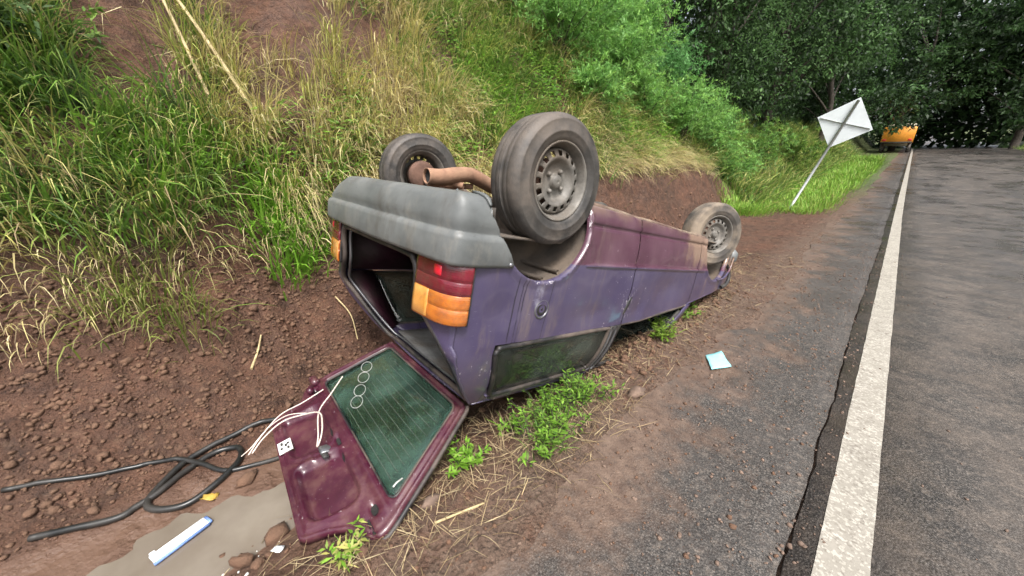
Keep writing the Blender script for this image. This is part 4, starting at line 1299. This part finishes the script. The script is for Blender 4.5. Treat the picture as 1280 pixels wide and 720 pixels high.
# ------------------------------------------------------------------ grass and leaves
def blades(base, heading, tilt, length, width, droop, color, nseg=4, tipcol=None, fold=0.0):
    """base (n,3); heading, tilt from vertical (rad); returns verts, faces, colours. Ribbons that arch over"""
    n = len(base); m = nseg + 1
    s = np.linspace(0, 1, m)[None, :]
    ang = tilt[:, None] + droop[:, None] * s ** 1.3
    ds = length[:, None] / nseg
    hx = np.cumsum(np.concatenate([np.zeros((n, 1)), np.sin(ang[:, :-1]) * ds], 1), 1)
    hz = np.cumsum(np.concatenate([np.zeros((n, 1)), np.cos(ang[:, :-1]) * ds], 1), 1)
    ch, sh = np.cos(heading)[:, None], np.sin(heading)[:, None]
    C = np.stack([base[:, 0:1] + hx * ch, base[:, 1:2] + hx * sh, base[:, 2:3] + hz], -1)
    w = width[:, None] * (1 - s ** 2.2) * (.55 + .45 * np.minimum(1, s * 5)) * .5
    side = np.stack([-sh, ch, 0 * sh], -1)
    tw = rng.uniform(-.6, .6, (n, 1, 1))
    side = side + tw * np.array([0, 0, 1.0])
    V = np.stack([C - side * w[..., None], C + side * w[..., None]], 2)      # n,m,2,3
    idx = np.arange(n * m * 2).reshape(n, m, 2)
    F = np.stack([idx[:, :-1, 0], idx[:, :-1, 1], idx[:, 1:, 1], idx[:, 1:, 0]], -1).reshape(-1, 4)
    col = np.repeat(color[:, None, :], m, 1)
    if tipcol is not None:
        f = np.clip((s - .55) / .45, 0, 1)[..., None]
        col = col * (1 - f) + tipcol[:, None, :] * f
    col = np.repeat(col[:, :, None, :], 2, 2)
    return V.reshape(-1, 3), F, col.reshape(-1, 3)

def leaf_faces(P, D, N, ln, wd, col):
    """pointed leaves folded on the midrib; P base, D direction, N up-ish"""
    n = len(P)
    D = D / (np.linalg.norm(D, axis=1, keepdims=True) + 1e-9)
    S = np.cross(D, N); S /= np.linalg.norm(S, axis=1, keepdims=True) + 1e-9
    U = np.cross(S, D)
    ln = ln[:, None]; wd = wd[:, None]
    mid = P + D * ln * .45 - U * wd * .12
    V = np.stack([P, mid + S * wd * .5 + U * wd * .16, P + D * ln - U * ln * .14, mid - S * wd * .5 + U * wd * .16], 1)
    F = np.arange(n * 4).reshape(n, 4)
    return V.reshape(-1, 3), F, np.repeat(col[:, None], 4, 1).reshape(-1, 3)

class Leafy:
    def __init__(s): s.V = []; s.F = []; s.C = []; s.n = 0
    def add(s, V, F, C):
        s.V.append(V); s.F.append(F + s.n); s.C.append(C); s.n += len(V)
    def build(s, name, mat, parent=None, origin=None):
        V = np.vstack(s.V)
        if origin is not None: V = V - np.asarray(origin, float)
        return mesh_from(name, V, np.vstack(s.F), mat, parent, col=np.vstack(s.C))

def pal(n, cols, jit=.15, r=rng):
    cols = np.array(cols, float)
    a = cols[r.integers(0, len(cols), n)]; b = cols[r.integers(0, len(cols), n)]; t = r.random((n, 1))
    return np.clip((a * t + b * (1 - t)) * (1 + r.normal(0, jit, (n, 1))), .005, 1)

DRY = [(.58, .48, .25), (.42, .33, .17), (.66, .57, .33), (.27, .20, .11), (.52, .46, .20)]
YEL = [(.48, .45, .14), (.37, .41, .11), (.56, .50, .20)]
GRN = [(.155, .275, .045), (.105, .210, .034), (.215, .345, .065), (.070, .140, .028)]
DKG = [(.075, .140, .045), (.105, .180, .055), (.055, .105, .038), (.150, .215, .085)]
BRT = [(.200, .390, .040), (.150, .330, .030), (.260, .450, .070)]
FEA = [(.210, .410, .095), (.150, .325, .080), (.300, .520, .125), (.230, .430, .140)]

def tuft(L, x, y, n, lmin, lmax, wid, cols, spread=.12, out=.9, down=0.0, droop=(.6, 1.8), tilt=(0.05, .9), lift=0.0, r=rng, tips=None):
    """a tuft of n blades; down > 0 turns headings towards +x (down the bank)"""
    px = x + r.normal(0, spread, n); py = y + r.normal(0, spread, n)
    pz = H(px, py) - .01 + lift
    hd = np.arctan2(py - y + r.normal(0, .05, n), px - x + down * .12 + r.normal(0, .05, n))
    ln = r.uniform(lmin, lmax, n)
    V, F, C = blades(np.stack([px, py, pz], 1), hd, r.uniform(*tilt, n), ln, wid * r.uniform(.6, 1.3, n), r.uniform(*droop, n), pal(n, cols, r=r), tipcol=None if tips is None else pal(n, tips, r=r))
    L.add(V, F, C)

def bare(x, y):
    """1 where the bank is bare earth"""
    d = toe_x(y) - x
    b = np.exp(-((x + 5.6) / .90) ** 2 - ((y - 1.55) / .85) ** 2)                # scar near the top left
    b2 = np.exp(-((x + 6.8) / .8) ** 2 - ((y - 2.4) / 1.0) ** 2)
    return np.clip(b + b2, 0, 1)
def grass_line(y):
    """distance into the bank where the growth starts"""
    return np.interp(y, [-3, -1, -.2, .45, .9, 1.6, 3, 6, 9, 11, 13], [1.25, 1.15, 1.35, 1.45, 1.25, .80, .70, .86, .90, .75, .25])

Ld, Lg, Lk = Leafy(), Leafy(), Leafy()
r = np.random.default_rng(3)
def hue(r, cols, k=2):
    """one tussock keeps to a narrow range of its palette"""
    a = np.array(cols, float)[r.integers(0, len(cols), k)]
    return [tuple(v * r.uniform(.8, 1.25)) for v in a]
for k in range(2700):
    y = -2.6 + 13.2 * r.random() ** 1.15
    d = grass_line(y) + 4.1 * r.random() ** 1.05
    x = float(toe_x(y)) - d
    if r.random() < 1.25 * bare(x, y): continue
    if float(fbm(np.array(x), np.array(y), 1.5, 3, 131)) < -.14 - .1 * r.random(): continue
    g1 = float(fbm(np.array(x), np.array(y), .45, 3, 91))
    leftness = float(1 - sstep(y, .2, 1.2)); mid = float(np.exp(-((y - 2.4) / 1.6) ** 2)); far = float(sstep(y, 4.5, 6.0))
    pdry = np.clip(.26 + .55 * mid + .75 * g1 - .10 * far, .08, .95)
    big = r.uniform(.45, 1.05)
    if r.random() < pdry:
        tuft(Ld, x, y, 40, .30 * big, .90 * big, .0080, hue(r, DRY + YEL, 3), .060, down=1.2, droop=(.7, 2.9), tilt=(.05, 1.2), r=r)
    elif leftness > .5 and r.random() < .6:
        tuft(Lk, x, y, 38, .28 * big, .80 * big, .0115, hue(r, DKG + GRN), .065, down=1.0, droop=(.6, 2.7), tilt=(.05, 1.2), r=r, tips=hue(r, GRN + YEL))
    else:
        tuft(Lg, x, y, 36, .22 * big, .75 * big, .012, hue(r, GRN + [GRN[0]] + YEL[:2]), .065, down=1.0, droop=(.6, 2.7), tilt=(.05, 1.2), r=r)
    if r.random() < .30:      # a few loose pale stems through everything
        tuft(Ld, x, y, 4, .3, .75, .005, DRY[:1] + DRY[2:3], .15, down=1.0, droop=(.3, 1.6), tilt=(.1, 1.3), r=r)
# hanging straw over the upper edge of the cut
for k in range(420):
    y = r.uniform(.9, 10.5); d = grass_line(y) + r.normal(.05, .12); x = float(toe_x(y)) - d
    tuft(Ld, x, y, 16, .25, .60, .007, DRY + YEL[:1], .07, down=3.0, droop=(1.2, 2.6), tilt=(.7, 1.6), r=r)
for k in range(60):
    y = r.uniform(-1.6, .9); d = grass_line(y) - r.random() * .35; x = float(toe_x(y)) - d
    tuft(Ld, x, y, 11, .15, .40, .006, DRY, .08, down=3.0, droop=(1.0, 2.4), tilt=(.6, 1.5), r=r)
# broad-leaved ground cover among the grass
Lc = Leafy()
for k in range(1000):
    y = -2.2 + 12.0 * r.random() ** 1.3; d = grass_line(y) + .1 + 3.2 * r.random() ** 1.3; x = float(toe_x(y)) - d
    if float(fbm(np.array(x), np.array(y), .6, 3, 191)) < -.04 or bare(x, y) > .3: continue
    m = 46; px = x + r.normal(0, .12, m); py = y + r.normal(0, .12, m); pz = H(px, py) + r.uniform(.03, .34, m)
    a_ = r.uniform(0, 6.28, m)
    Lc.add(*leaf_faces(np.stack([px, py, pz], 1), np.stack([np.cos(a_) + .4, np.sin(a_), r.uniform(-.3, .6, m)], 1), r.normal(0, .4, (m, 3)) + [.4, 0, 1], r.uniform(.05, .12, m), r.uniform(.018, .035, m), pal(m, hue(r, BRT + GRN + GRN), .12, r)))
tag(Lc.build('ground_cover', M['leaf']), 'low broad-leaved weeds among the grass of the bank', 'weeds', kind='stuff')
tag(Ld.build('dry_grass', M['straw']), 'tangled straw-coloured dry grass over the bank', 'dry grass', kind='stuff')
tag(Lg.build('green_grass', M['grass']), 'mid-green grass growing through the straw on the bank', 'grass', kind='stuff')
tag(Lk.build('dark_grass', M['grass']), 'dark green tall grass on the left end of the bank', 'grass', kind='stuff')

# straw lying on the shoulder and round the car
STRAW = [(.38, .29, .165), (.28, .20, .115), (.48, .39, .235), (.19, .13, .075)]
Ls = Leafy(); n = 3000
xs_, ys_ = [], []
while len(xs_) < n:
    y = r.uniform(-.3, 6.8); x = r.normal(-1.15, .19) if y < 4 else r.normal(-1.5, .55)
    if x > -.62 or x < -2.9: continue
    xs_.append(x); ys_.append(y)
xs_ = np.array(xs_); ys_ = np.array(ys_)
V, F, C = blades(np.stack([xs_, ys_, np.where(xs_ > -.72, np.maximum(H(xs_, ys_), 0), H(xs_, ys_)) + .010], 1), r.uniform(0, 6.3, n), r.uniform(1.35, 1.62, n), r.uniform(.04, .17, n), r.uniform(.0018, .004, n), r.uniform(-.2, .35, n), pal(n, STRAW, .3, r=r))
Ls.add(V, F, C)
for (x, y, k_) in ((-1.05, 1.05, 14), (-1.15, 1.35, 14), (-.90, 1.45, 14), (-.88, 1.25, 10), (-1.30, 1.05, 10), (-.95, 1.75, 8), (-1.0, .55, 10), (-1.1, 3.1, 8), (-1.3, 5.0, 10), (-1.0, 3.5, 8), (-1.22, .75, 6), (-1.28, 1.9, 6), (-1.02, 4.0, 8), (-1.15, 4.5, 8), (-1.05, 1.85, 6)):
    for q in range(k_):
        tuft(Ls, x + r.normal(0, .10), y + r.normal(0, .16), 9, .07, .20, .0032, STRAW, .04, droop=(.3, 1.9), tilt=(.6, 1.5), r=r)
tag(Ls.build('straw_litter', M['straw']), 'dry straw strewn over the soil around the car', 'straw', kind='stuff')

# verge grass far along the road
Lv = Leafy()
for k in range(1300):
    y = 11.2 + 32 * r.random() ** 1.5; lo = -3.2; x = r.uniform(lo, -1.15 - .25 * r.random() - (1.0 if y < 12.5 else 0) - .08 * max(0, 14 - y))
    tuft(Lv, x, y, 14, .10, .30 + .012 * (y - 9), .014 + .0008 * (y - 9), BRT + GRN[:1] + YEL[1:2], .16, droop=(.3, 1.2), tilt=(.0, .7), r=r)
tag(Lv.build('verge_grass', M['grass']), 'bright green short grass on the verge around the leaning sign', 'grass', kind='stuff')
Lw = Leafy()
for k in range(900):
    y = 10.6 + 40 * r.random() ** 1.4; x = float(toe_x(y)) - r.uniform(-.2 if y > 12.5 else .7, 3.2)
    tuft(Lw, x, y, 16, .4, 1.1, .02 + .0008 * y, GRN + YEL[1:] + DKG[1:2], .2, down=1.0, droop=(.5, 1.8), r=r)
tag(Lw.build('tall_grass', M['grass']), 'tall yellow-green grass covering the bank behind the leaning sign', 'grass', kind='stuff')
Lo = Leafy()
for k in range(500):
    y = 8 + 60 * r.random(); x = 7.9 + 4 * r.random()
    tuft(Lo, x, y, 14, .3, .8, .03, GRN + YEL[1:2], .25, droop=(.3, 1.4), r=r)
tag(Lo.build('roadside_grass', M['grass']), 'green grass along the far side of the road', 'grass', kind='stuff')

# single tufts that stand out
def tuft_thing(label, spots, cols, lmin, lmax, wid, n, seed, group=None, **kw):
    r = np.random.default_rng(seed); L = Leafy()
    for x, y in spots: tuft(L, x, y, n, lmin, lmax, wid, cols, r=r, **kw)
    x, y = spots[0]; o0 = gz(x, y)
    o = L.build('grass_tuft', M['grass'], origin=o0); o.location = o0
    return tag(o, label, 'grass tuft', group)
tuft_thing('yellow-green grass tuft on the bare soil at far left', [(-3.42, -.30), (-3.30, -.20), (-3.52, -.36), (-3.22, -.08), (-3.35, -.45), (-3.12, -.02), (-3.45, -.10)], [(.20, .26, .05), (.30, .33, .09), (.14, .22, .04), (.36, .35, .14)], .22, .55, .008, 46, 21, spread=.08, down=1.6, droop=(.8, 2.2), tilt=(.1, 1.1))
tuft_thing('bright green broad-bladed grass tuft left of the rear bumper', [(-3.75, .72), (-3.85, .86), (-3.72, .95), (-3.95, .66), (-3.65, .84), (-3.98, .98), (-3.60, .66), (-4.05, .80), (-4.18, .92), (-4.25, .74), (-4.32, .90), (-4.10, 1.10)], BRT, .18, .46, .017, 46, 22, spread=.09, down=1.2, droop=(.5, 1.8))
tuft_thing('bright green grass tuft in the dark grass at left', [(-4.35, .42), (-4.25, .30), (-4.45, .50), (-4.05, .10), (-3.95, .0), (-4.10, -.05)], BRT + GRN[:1], .2, .45, .016, 50, 23, spread=.09, down=1.0)
tuft_thing('lush green grass tuft directly behind the raised rear wheel', [(-4.3, 3.75), (-4.45, 4.1), (-4.15, 4.0), (-4.6, 4.4), (-4.3, 4.45), (-4.8, 4.2), (-4.05, 3.6)], BRT + GRN, .25, .60, .014, 60, 24, spread=.15, down=.8)
tuft_thing('bright tuft of leafy grass beside the soil cut behind the car', [(-3.85, 5.6), (-3.7, 5.9), (-3.95, 6.1), (-3.6, 5.7)], BRT + GRN + FEA, .2, .5, .014, 60, 25, spread=.14, down=1.0)
tuft_thing('yellow grass tuft above the front wheel', [(-3.75, 7.2), (-3.6, 7.6), (-3.85, 7.9), (-3.55, 7.1)], YEL + GRN, .25, .55, .012, 60, 26, spread=.14, down=1.6)

# leafy weeds
def weed(label, spots, h, nstem, leaf, cols, seed, spread=.06):
    r = np.random.default_rng(seed); L = Leafy(); st = MB()
    o0 = np.array(gz(*spots[0]))
    for (x, y) in spots:
        for k in range(nstem):
            bx, by = x + r.normal(0, spread), y + r.normal(0, spread)
            b = np.array(gz(bx, by)); hh = h * r.uniform(.45, 1.1); lean = r.normal(0, .28, 2) + .4 * np.array([bx - x, by - y]) / max(spread, .01)
            top = b + np.array([lean[0] * hh, lean[1] * hh, hh])
            st.tube(np.array([b, (b + top) / 2 + [0, 0, .01], top]) - o0, [.0028, .0022, .0012], 4)
            m = r.integers(9, 16)
            t = r.uniform(.15, 1.0, m); P = b + (top - b) * t[:, None]
            a = r.uniform(0, 6.28, m); D = np.stack([np.cos(a), np.sin(a), r.uniform(.0, .8, m)], 1)
            V, F, C = leaf_faces(P, D, np.tile([0, 0, 1.0], (m, 1)), leaf * r.uniform(.55, 1.2, m), leaf * .27 * r.uniform(.8, 1.2, m), pal(m, cols, r=r))
            L.add(V, F, C)
        tuft(L, x, y, 14, h * .5, h * 1.3, .0055, cols, spread * .8, droop=(.3, 1.8), tilt=(.1, 1.0), r=r)
    w = empty('weed', o0, label, 'weed')
    L.build('foliage', M['leaf'], w, o0); st.build('stem', M['bark'], w)['kind'] = 'stuff'
    return w
weed('largest bright green leafy weed clump on the shoulder below the side window', [(-1.16, 1.48), (-1.10, 1.62), (-1.04, 1.56), (-1.08, 1.42), (-1.00, 1.34), (-.98, 1.24), (-1.06, 1.28), (-1.12, 1.72), (-1.02, 1.70), (-.95, 1.15), (-1.02, 1.20)], .17, 9, .044, BRT + GRN, 31, .05)
weed('small bright weed beside the near edge of the open tailgate', [(-1.17, .80), (-1.19, .84)], .11, 8, .045, BRT, 32, .025)
weed('single small weed sprout in the shade under the car roof edge', [(-1.22, 1.16)], .14, 6, .04, BRT, 33, .025)
weed('small yellow-green weed at the buried side window', [(-1.06, 2.78), (-1.04, 2.70), (-1.08, 2.9)], .13, 7, .055, [(.22, .33, .05), (.15, .26, .03)], 34, .04)
weed('low weed at the bottom edge of the photo below the tailgate', [(-1.135, .20)], .09, 7, .045, BRT + YEL, 35, .02)
weed('green weed sprouts by the nose of the car', [(-1.10, 3.35), (-1.14, 3.55)], .10, 6, .05, GRN + BRT, 36, .05)

weed('lush green leafy plant directly behind the raised rear wheel', [(-4.35, 3.7), (-4.5, 4.0), (-4.25, 3.95), (-4.65, 4.3), (-4.45, 4.45), (-4.85, 4.15), (-4.9, 4.6), (-4.7, 3.8)], .48, 9, .11, BRT + GRN[:1], 37, .13)
weed('bright leafy plant low on the bank left of the rear bumper', [(-3.95, .85), (-4.1, .75), (-3.85, .95), (-4.2, .95), (-3.75, .78)], .30, 9, .085, BRT, 38, .09)
weed('bright leafy plant among the dark grass at the far left', [(-4.2, .30), (-4.1, .15), (-3.95, -.05), (-4.3, .45)], .32, 8, .085, BRT + GRN, 39, .10)
weed('broad leafy plant on the bank between straw and shrubs', [(-4.6, 5.3), (-4.75, 5.6), (-4.5, 5.7), (-4.9, 5.4)], .45, 9, .10, BRT + FEA, 40, .13)
# ------------------------------------------------------------------ shrubs
def shrub(label, x, y, h, rad, n, cols, seed, leaf=.095, up=.35, group='shrubs on the bank', thin=.20, name='shrub', lobes=16):
    r = np.random.default_rng(seed)
    b = np.array(gz(x, y, -.05)); o = empty(name, b, label, 'shrub', group)
    st = MB(); L = Leafy()
    for k in range(lobes):
        a = r.uniform(0, 6.28); el = r.uniform(.25, 1.45)
        tip = np.array([math.cos(a) * rad * math.cos(el), math.sin(a) * rad * math.cos(el), h * (.35 + .65 * math.sin(el)) * r.uniform(.8, 1.05)])
        midp = tip * [.35, .35, .55]
        P = smooth_path([np.zeros(3), midp, tip], 7)
        st.tube(P, np.linspace(.016, .004, 7), 5)
        # feathery sprays along the upper branch
        ns = int(n / lobes / 14)
        t = r.uniform(.35, 1.05, ns) ** .8
        ii = np.clip(t * 6, 0, 5.999); i0 = ii.astype(int); C0 = P[i0] + (P[i0 + 1] - P[i0]) * (ii - i0)[:, None] + r.normal(0, rad * .16, (ns, 3))
        sd_ = r.normal(0, 1, (ns, 3)) * [1, 1, .6] + [math.cos(a) * .5, math.sin(a) * .5, up * 2]
        sd_ /= np.linalg.norm(sd_, axis=1, keepdims=True)
        ccol = pal(ns, cols, .12, r)
        m = 14
        tt = np.linspace(0, 1, m)
        SL = r.uniform(.16, .30, ns)
        Pp = C0[:, None] + sd_[:, None] * (SL[:, None] * tt)[..., None] - np.array([0, 0, 1.0]) * (SL[:, None] * tt ** 2 * .35)[..., None]
        D = sd_[:, None] * .8 + r.normal(0, .75, (ns, m, 3))
        nn = ns * m
        V, F, C = leaf_faces(Pp.reshape(-1, 3), D.reshape(-1, 3), r.normal(0, .4, (nn, 3)) + [0, 0, 1], leaf * r.uniform(.5, 1.2, nn), leaf * thin * r.uniform(.8, 1.3, nn), np.repeat(ccol, m, 0) * r.uniform(.85, 1.15, (nn, 1)))
        L.add(V, F, C)
    L.build('foliage', M['leaf'], o); st.build('stem', M['bark'], o)
    return o
SH = [('tall feathery bright green shrub at the top centre of the bank', -5.2, 6.3, 1.7, .95, 11000),
      ('feathery green shrub just right of the tallest one', -5.6, 7.7, 1.6, 1.0, 11000),
      ('feathery green shrub in the middle of the green thicket', -4.7, 7.4, 1.3, .9, 10000),
      ('feathery shrub overhanging the soil cut behind the car', -4.3, 8.3, 1.15, .85, 9000),
      ('bluish-green feathery shrub at the right end of the thicket', -5.0, 10.2, 1.35, 1.0, 9000),
      ('rounded feathery shrub before the dark trees', -5.7, 9.3, 1.5, 1.0, 9000),
      ('upper left feathery shrub at the top edge of the bank', -6.0, 5.6, 1.5, 1.0, 10000),
      ('broad feathery shrub in front of the dark gap in the woods', -4.0, 9.7, 1.55, .95, 10000),
      ('feathery shrub at the lower right tip of the thicket', -4.0, 11.3, 1.35, .95, 9000),
      ('small feathery shrub where the thicket meets the grassy bank', -3.75, 12.7, 1.0, .8, 7000),
      ('tall feathery shrub behind the middle of the thicket', -4.9, 8.7, 1.8, 1.0, 11000),
      ('low shrub at the foot of the thicket beside the straw', -4.35, 6.4, .75, .6, 6000)]
for k, (lb_, x, y, h, rd, n) in enumerate(SH):
    shrub(lb_, x, y, h, rd, n, FEA if k != 4 else [(.14, .33, .10), (.18, .39, .14), (.11, .27, .08)], 500 + k)
shrub('dry brown twiggy shrub on the upper bank behind the car', -6.3, 4.2, 1.1, .8, 3500, DRY + GRN, 520, .06)
shrub('olive shrub on the bank crest above the straw', -6.9, 3.4, 1.2, .9, 4000, GRN + DKG, 521, .07)
shrub('dark leafy shrub at the far left of the bank', -4.7, -.6, .6, .6, 4000, GRN + DKG, 522, .08, thin=.28)
shrub('yellow-green shrub on the bank between thicket and sign', -4.2, 12.0, 1.0, 1.0, 6000, GRN + YEL[1:2] + FEA, 523, .10)
shrub('dark green shrub on the bank left of the leaning sign', -4.6, 13.8, 1.3, 1.2, 6000, DKG + GRN, 524, .11)
shrub('mid-green shrub on the bank right behind the leaning sign', -4.3, 17.5, 1.5, 1.4, 6000, GRN + FEA, 525, .13)
shrub('pale green shrub at the bend beyond the leaning sign', -3.9, 23.0, 1.7, 1.5, 5000, GRN + YEL[1:2], 526, .16)

# ------------------------------------------------------------------ trees
def tree(label, x, y, h, crown, n, cols, seed, leaf=.14, group='trees beyond the bank', z=None, asp=.42):
    """crown: list of (dx, dy, z, rx, rz) leaf masses"""
    r = np.random.default_rng(seed)
    b = np.array(gz(x, y, -.15)); o = empty('tree', b, label, 'tree', group)
    tr = MB()
    P = smooth_path([(0, 0, 0), (r.normal(0, .12), r.normal(0, .12), h * .3), (r.normal(0, .25), r.normal(0, .25), h * .62), (r.normal(0, .3), r.normal(0, .3), h * .9)], 12)
    tr.tube(P, np.linspace(.05 + .018 * h, .03, 12), 9)
    for (dx, dy, cz, rx, rz) in crown:
        s0 = P[min(10, max(2, int(cz / h * 11 * .7)))]
        tr.tube(smooth_path([s0, (s0 + np.array([dx, dy, cz])) / 2 + [0, 0, .15], (dx, dy, cz)], 7), np.linspace(.02 + .006 * h, .012, 7), 6)
    tr.build('trunk', M['bark'], o)
    L = Leafy(); vol = np.array([c[3] ** 2 * c[4] for c in crown]); vol = vol / vol.sum()
    for c, w in zip(crown, vol):
        dx, dy, cz, rx, rz = c
        ncl = max(6, int(n * w / 22)); m = 22
        u = r.normal(0, 1, (ncl, 3)); u /= np.linalg.norm(u, axis=1, keepdims=True)
        rad = r.uniform(.45, 1.08, (ncl, 1)) ** .6
        cc = np.array([dx, dy, cz]) + u * rad * [rx, rx, rz]
        ccol = pal(ncl, cols, .18, r)
        Pp = cc[:, None] + r.normal(0, .13 + .05 * rx, (ncl, m, 3)) * [1, 1, .7]
        D = u[:, None] * .6 + r.normal(0, .7, (ncl, m, 3)) + [0, 0, -.25]
        nn = ncl * m
        V, F, C = leaf_faces(Pp.reshape(-1, 3), D.reshape(-1, 3), r.normal(0, .5, (nn, 3)) + [0, 0, 1], leaf * r.uniform(.6, 1.3, nn), leaf * asp * r.uniform(.8, 1.2, nn), np.repeat(ccol, m, 0) * r.uniform(.8, 1.2, (nn, 1)))
        L.add(V, F, C)
    L.build('crown', M['leaf'], o)
    return o
def rcrown(r, h, spread, k, zlo=.35):
    return [(r.normal(0, spread * .5), r.normal(0, spread * .5), h * r.uniform(zlo, 1.0), spread * r.uniform(.38, .62), spread * r.uniform(.3, .5)) for _ in range(k)]
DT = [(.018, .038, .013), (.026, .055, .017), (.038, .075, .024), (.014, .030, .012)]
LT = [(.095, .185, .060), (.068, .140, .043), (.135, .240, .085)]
TR = [(-8.6, 10.8, 6.5, 2.6, 13000, DT, 'dark tree at the left edge of the woods above the thicket', .13),
      (-7.0, 14.2, 7.0, 2.8, 14000, DT, 'dark leafy tree in the middle of the shadowy gap', .14),
      (-8.6, 14.0, 9.0, 3.2, 12000, DT, 'taller dark tree behind the shadowy gap', .17),
      (-5.6, 16.5, 6.5, 2.5, 13000, LT + DT, 'lighter green tree above the leaning sign', .15),
      (-7.2, 19.0, 9.0, 3.4, 13000, DT + LT, 'large dark tree behind the leaning sign', .19),
      (-5.2, 22.0, 7.5, 2.8, 12000, DT + LT, 'glossy-leaved tree to the right of the sign', .18),
      (-6.3, 28.0, 10.0, 3.8, 12000, DT, 'big dark tree where the road bends', .24),
      (-9.5, 25.0, 11.0, 4.2, 11000, DT, 'tall tree far back on the bank', .26),
      (-4.8, 36.0, 10.0, 4.0, 11000, DT + LT[1:2], 'dark tree overhanging the road in the distance', .28),
      (-1.5, 62.0, 16.0, 6.5, 11000, DT + LT[1:2], 'tall tree closing the view down the road', .42),
      (7.5, 66.0, 17.0, 7.0, 11000, DT + LT[1:2], 'broad far tree at the end of the road', .45),
      (15.0, 40.0, 12.0, 5.0, 11000, DT + LT[1:2], 'dark tree on the far side of the road', .32),
      (16.0, 26.0, 10.0, 4.2, 11000, LT + DT, 'nearest tree across the road on the right', .25),
      (16.0, 54.0, 16.0, 6.5, 9000, DT, 'tall tree behind the ones across the road', .42),
      (-10.5, 40.0, 15.0, 6.0, 9000, DT, 'tall dark tree high on the bank in the distance', .40),
      (-9.2, 7.8, 6.0, 2.6, 10000, DT, 'dark tree on the crest behind the green shrubs', .13),
      (-10.5, 4.0, 5.0, 2.4, 8000, DT, 'dark tree on the crest above the straw', .13)]
for k, (x, y, h, sp, n, cols, lb_, lf) in enumerate(TR):
    tree(lb_, x, y, h, rcrown(np.random.default_rng(900 + k), h, sp, 11, .22), n, cols, 700 + k, lf)
# dark undergrowth below the trees
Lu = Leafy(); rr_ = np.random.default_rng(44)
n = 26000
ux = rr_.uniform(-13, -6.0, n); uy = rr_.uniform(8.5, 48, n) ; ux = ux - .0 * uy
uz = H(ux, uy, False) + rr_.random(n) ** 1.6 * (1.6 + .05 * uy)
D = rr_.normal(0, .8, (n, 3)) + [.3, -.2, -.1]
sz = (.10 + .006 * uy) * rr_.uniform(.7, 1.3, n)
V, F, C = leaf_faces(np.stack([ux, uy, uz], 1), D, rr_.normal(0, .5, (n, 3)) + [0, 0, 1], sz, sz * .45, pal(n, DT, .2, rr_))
Lu.add(V, F, C)
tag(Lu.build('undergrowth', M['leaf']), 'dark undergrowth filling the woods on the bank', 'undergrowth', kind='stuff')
Lf = Leafy(); n = 42000
a = rr_.uniform(0, 1, n); ux = -30 + 70 * a; uy = 74 + 10 * rr_.random(n) + 6 * np.sin(a * 9); uz = H(ux, uy, False) + rr_.random(n) ** .8 * (19 + 4 * np.sin(a * 23))
sz = rr_.uniform(.7, 1.35, n)
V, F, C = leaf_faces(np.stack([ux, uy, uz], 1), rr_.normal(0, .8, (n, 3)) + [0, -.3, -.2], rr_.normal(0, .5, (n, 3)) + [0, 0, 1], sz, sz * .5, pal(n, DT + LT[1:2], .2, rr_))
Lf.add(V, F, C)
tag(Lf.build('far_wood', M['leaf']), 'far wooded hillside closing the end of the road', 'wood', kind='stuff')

# ------------------------------------------------------------------ leaning road sign
sx, sy = -2.08, 13.4
sb_ = np.array(gz(sx, sy, -.1)); sb_[2] = float(H(np.array(sx), np.array(sy))) - .1
sign = empty('road_sign', sb_, 'white diamond road sign seen from behind, leaning on its post', 'sign')
lean = np.array([.30, .0, 1.0]); lean /= np.linalg.norm(lean)
sd2 = np.array([1.0, 0, -.30]); sd2 /= np.linalg.norm(sd2)
PL = 1.88
MB().tube(np.array([[0, 0, 0], lean * (PL + 1.15)]), .034, 10).build('post', M['post'], sign)
cpt = lean * (PL + .60)
hd_, hs_ = .62, .62
dia = [cpt - lean * hd_, cpt + sd2 * hs_, cpt + lean * hd_, cpt - sd2 * hs_]
V = []
for q in dia: V.append(q + [0, .045, 0])
for q in dia: V.append(q + [0, .052, 0])
mesh_from('plate', np.array(V), [(0, 1, 2, 3), (7, 6, 5, 4), (0, 4, 5, 1), (1, 5, 6, 2), (2, 6, 7, 3), (3, 7, 4, 0)], M['signback'], sign, smooth=False)
V1 = MB().tube(np.array([cpt - sd2 * .56 + [0, .03, 0], cpt + sd2 * .56 + [0, .03, 0]]), .014, 6).build('brace', M['post'], sign)

# ------------------------------------------------------------------ orange vehicle far down the road
vx, vy = -1.2, 57.0
vz = float(uphill(np.array(vy)))
tk = empty('truck', (vx, vy, vz), 'small orange truck far down the road beyond the sign', 'truck')
MB().box((0, 2.0, 1.75), (2.4, 4.6, 1.5), bev=.06).build('body', M['orange'], tk)
MB().box((0, -.33, 1.0), (2.3, .10, .14), bev=.02).build('rear_bumper', M['black'], tk)
MB().box((0, 5.2, 1.9), (2.3, 1.7, 2.3), bev=.15).build('cab', M['cream'], tk)
MB().box((0, 4.33, 2.5), (1.7, .04, .6), bev=.01).build('rear_window', M['darkglass'], tk)
for s in (-1, 1):
    MB().box((s * .95, -.32, 1.25), (.28, .06, .16), bev=.02).build('tail_light', M['brightred'], tk)
    for yy in (.9, 5.0):
        MB().add(*[v if i else np.array(v)[:, [1, 0, 2]] for i, v in enumerate(lathe_vf([(.02, -.14), (.28, -.15), (.46, -.13), (.48, 0), (.46, .13), (.28, .15), (.02, .14)], 20))]).build('wheel', M['tyre'], tk).location = (s * 1.02, yy, .48)
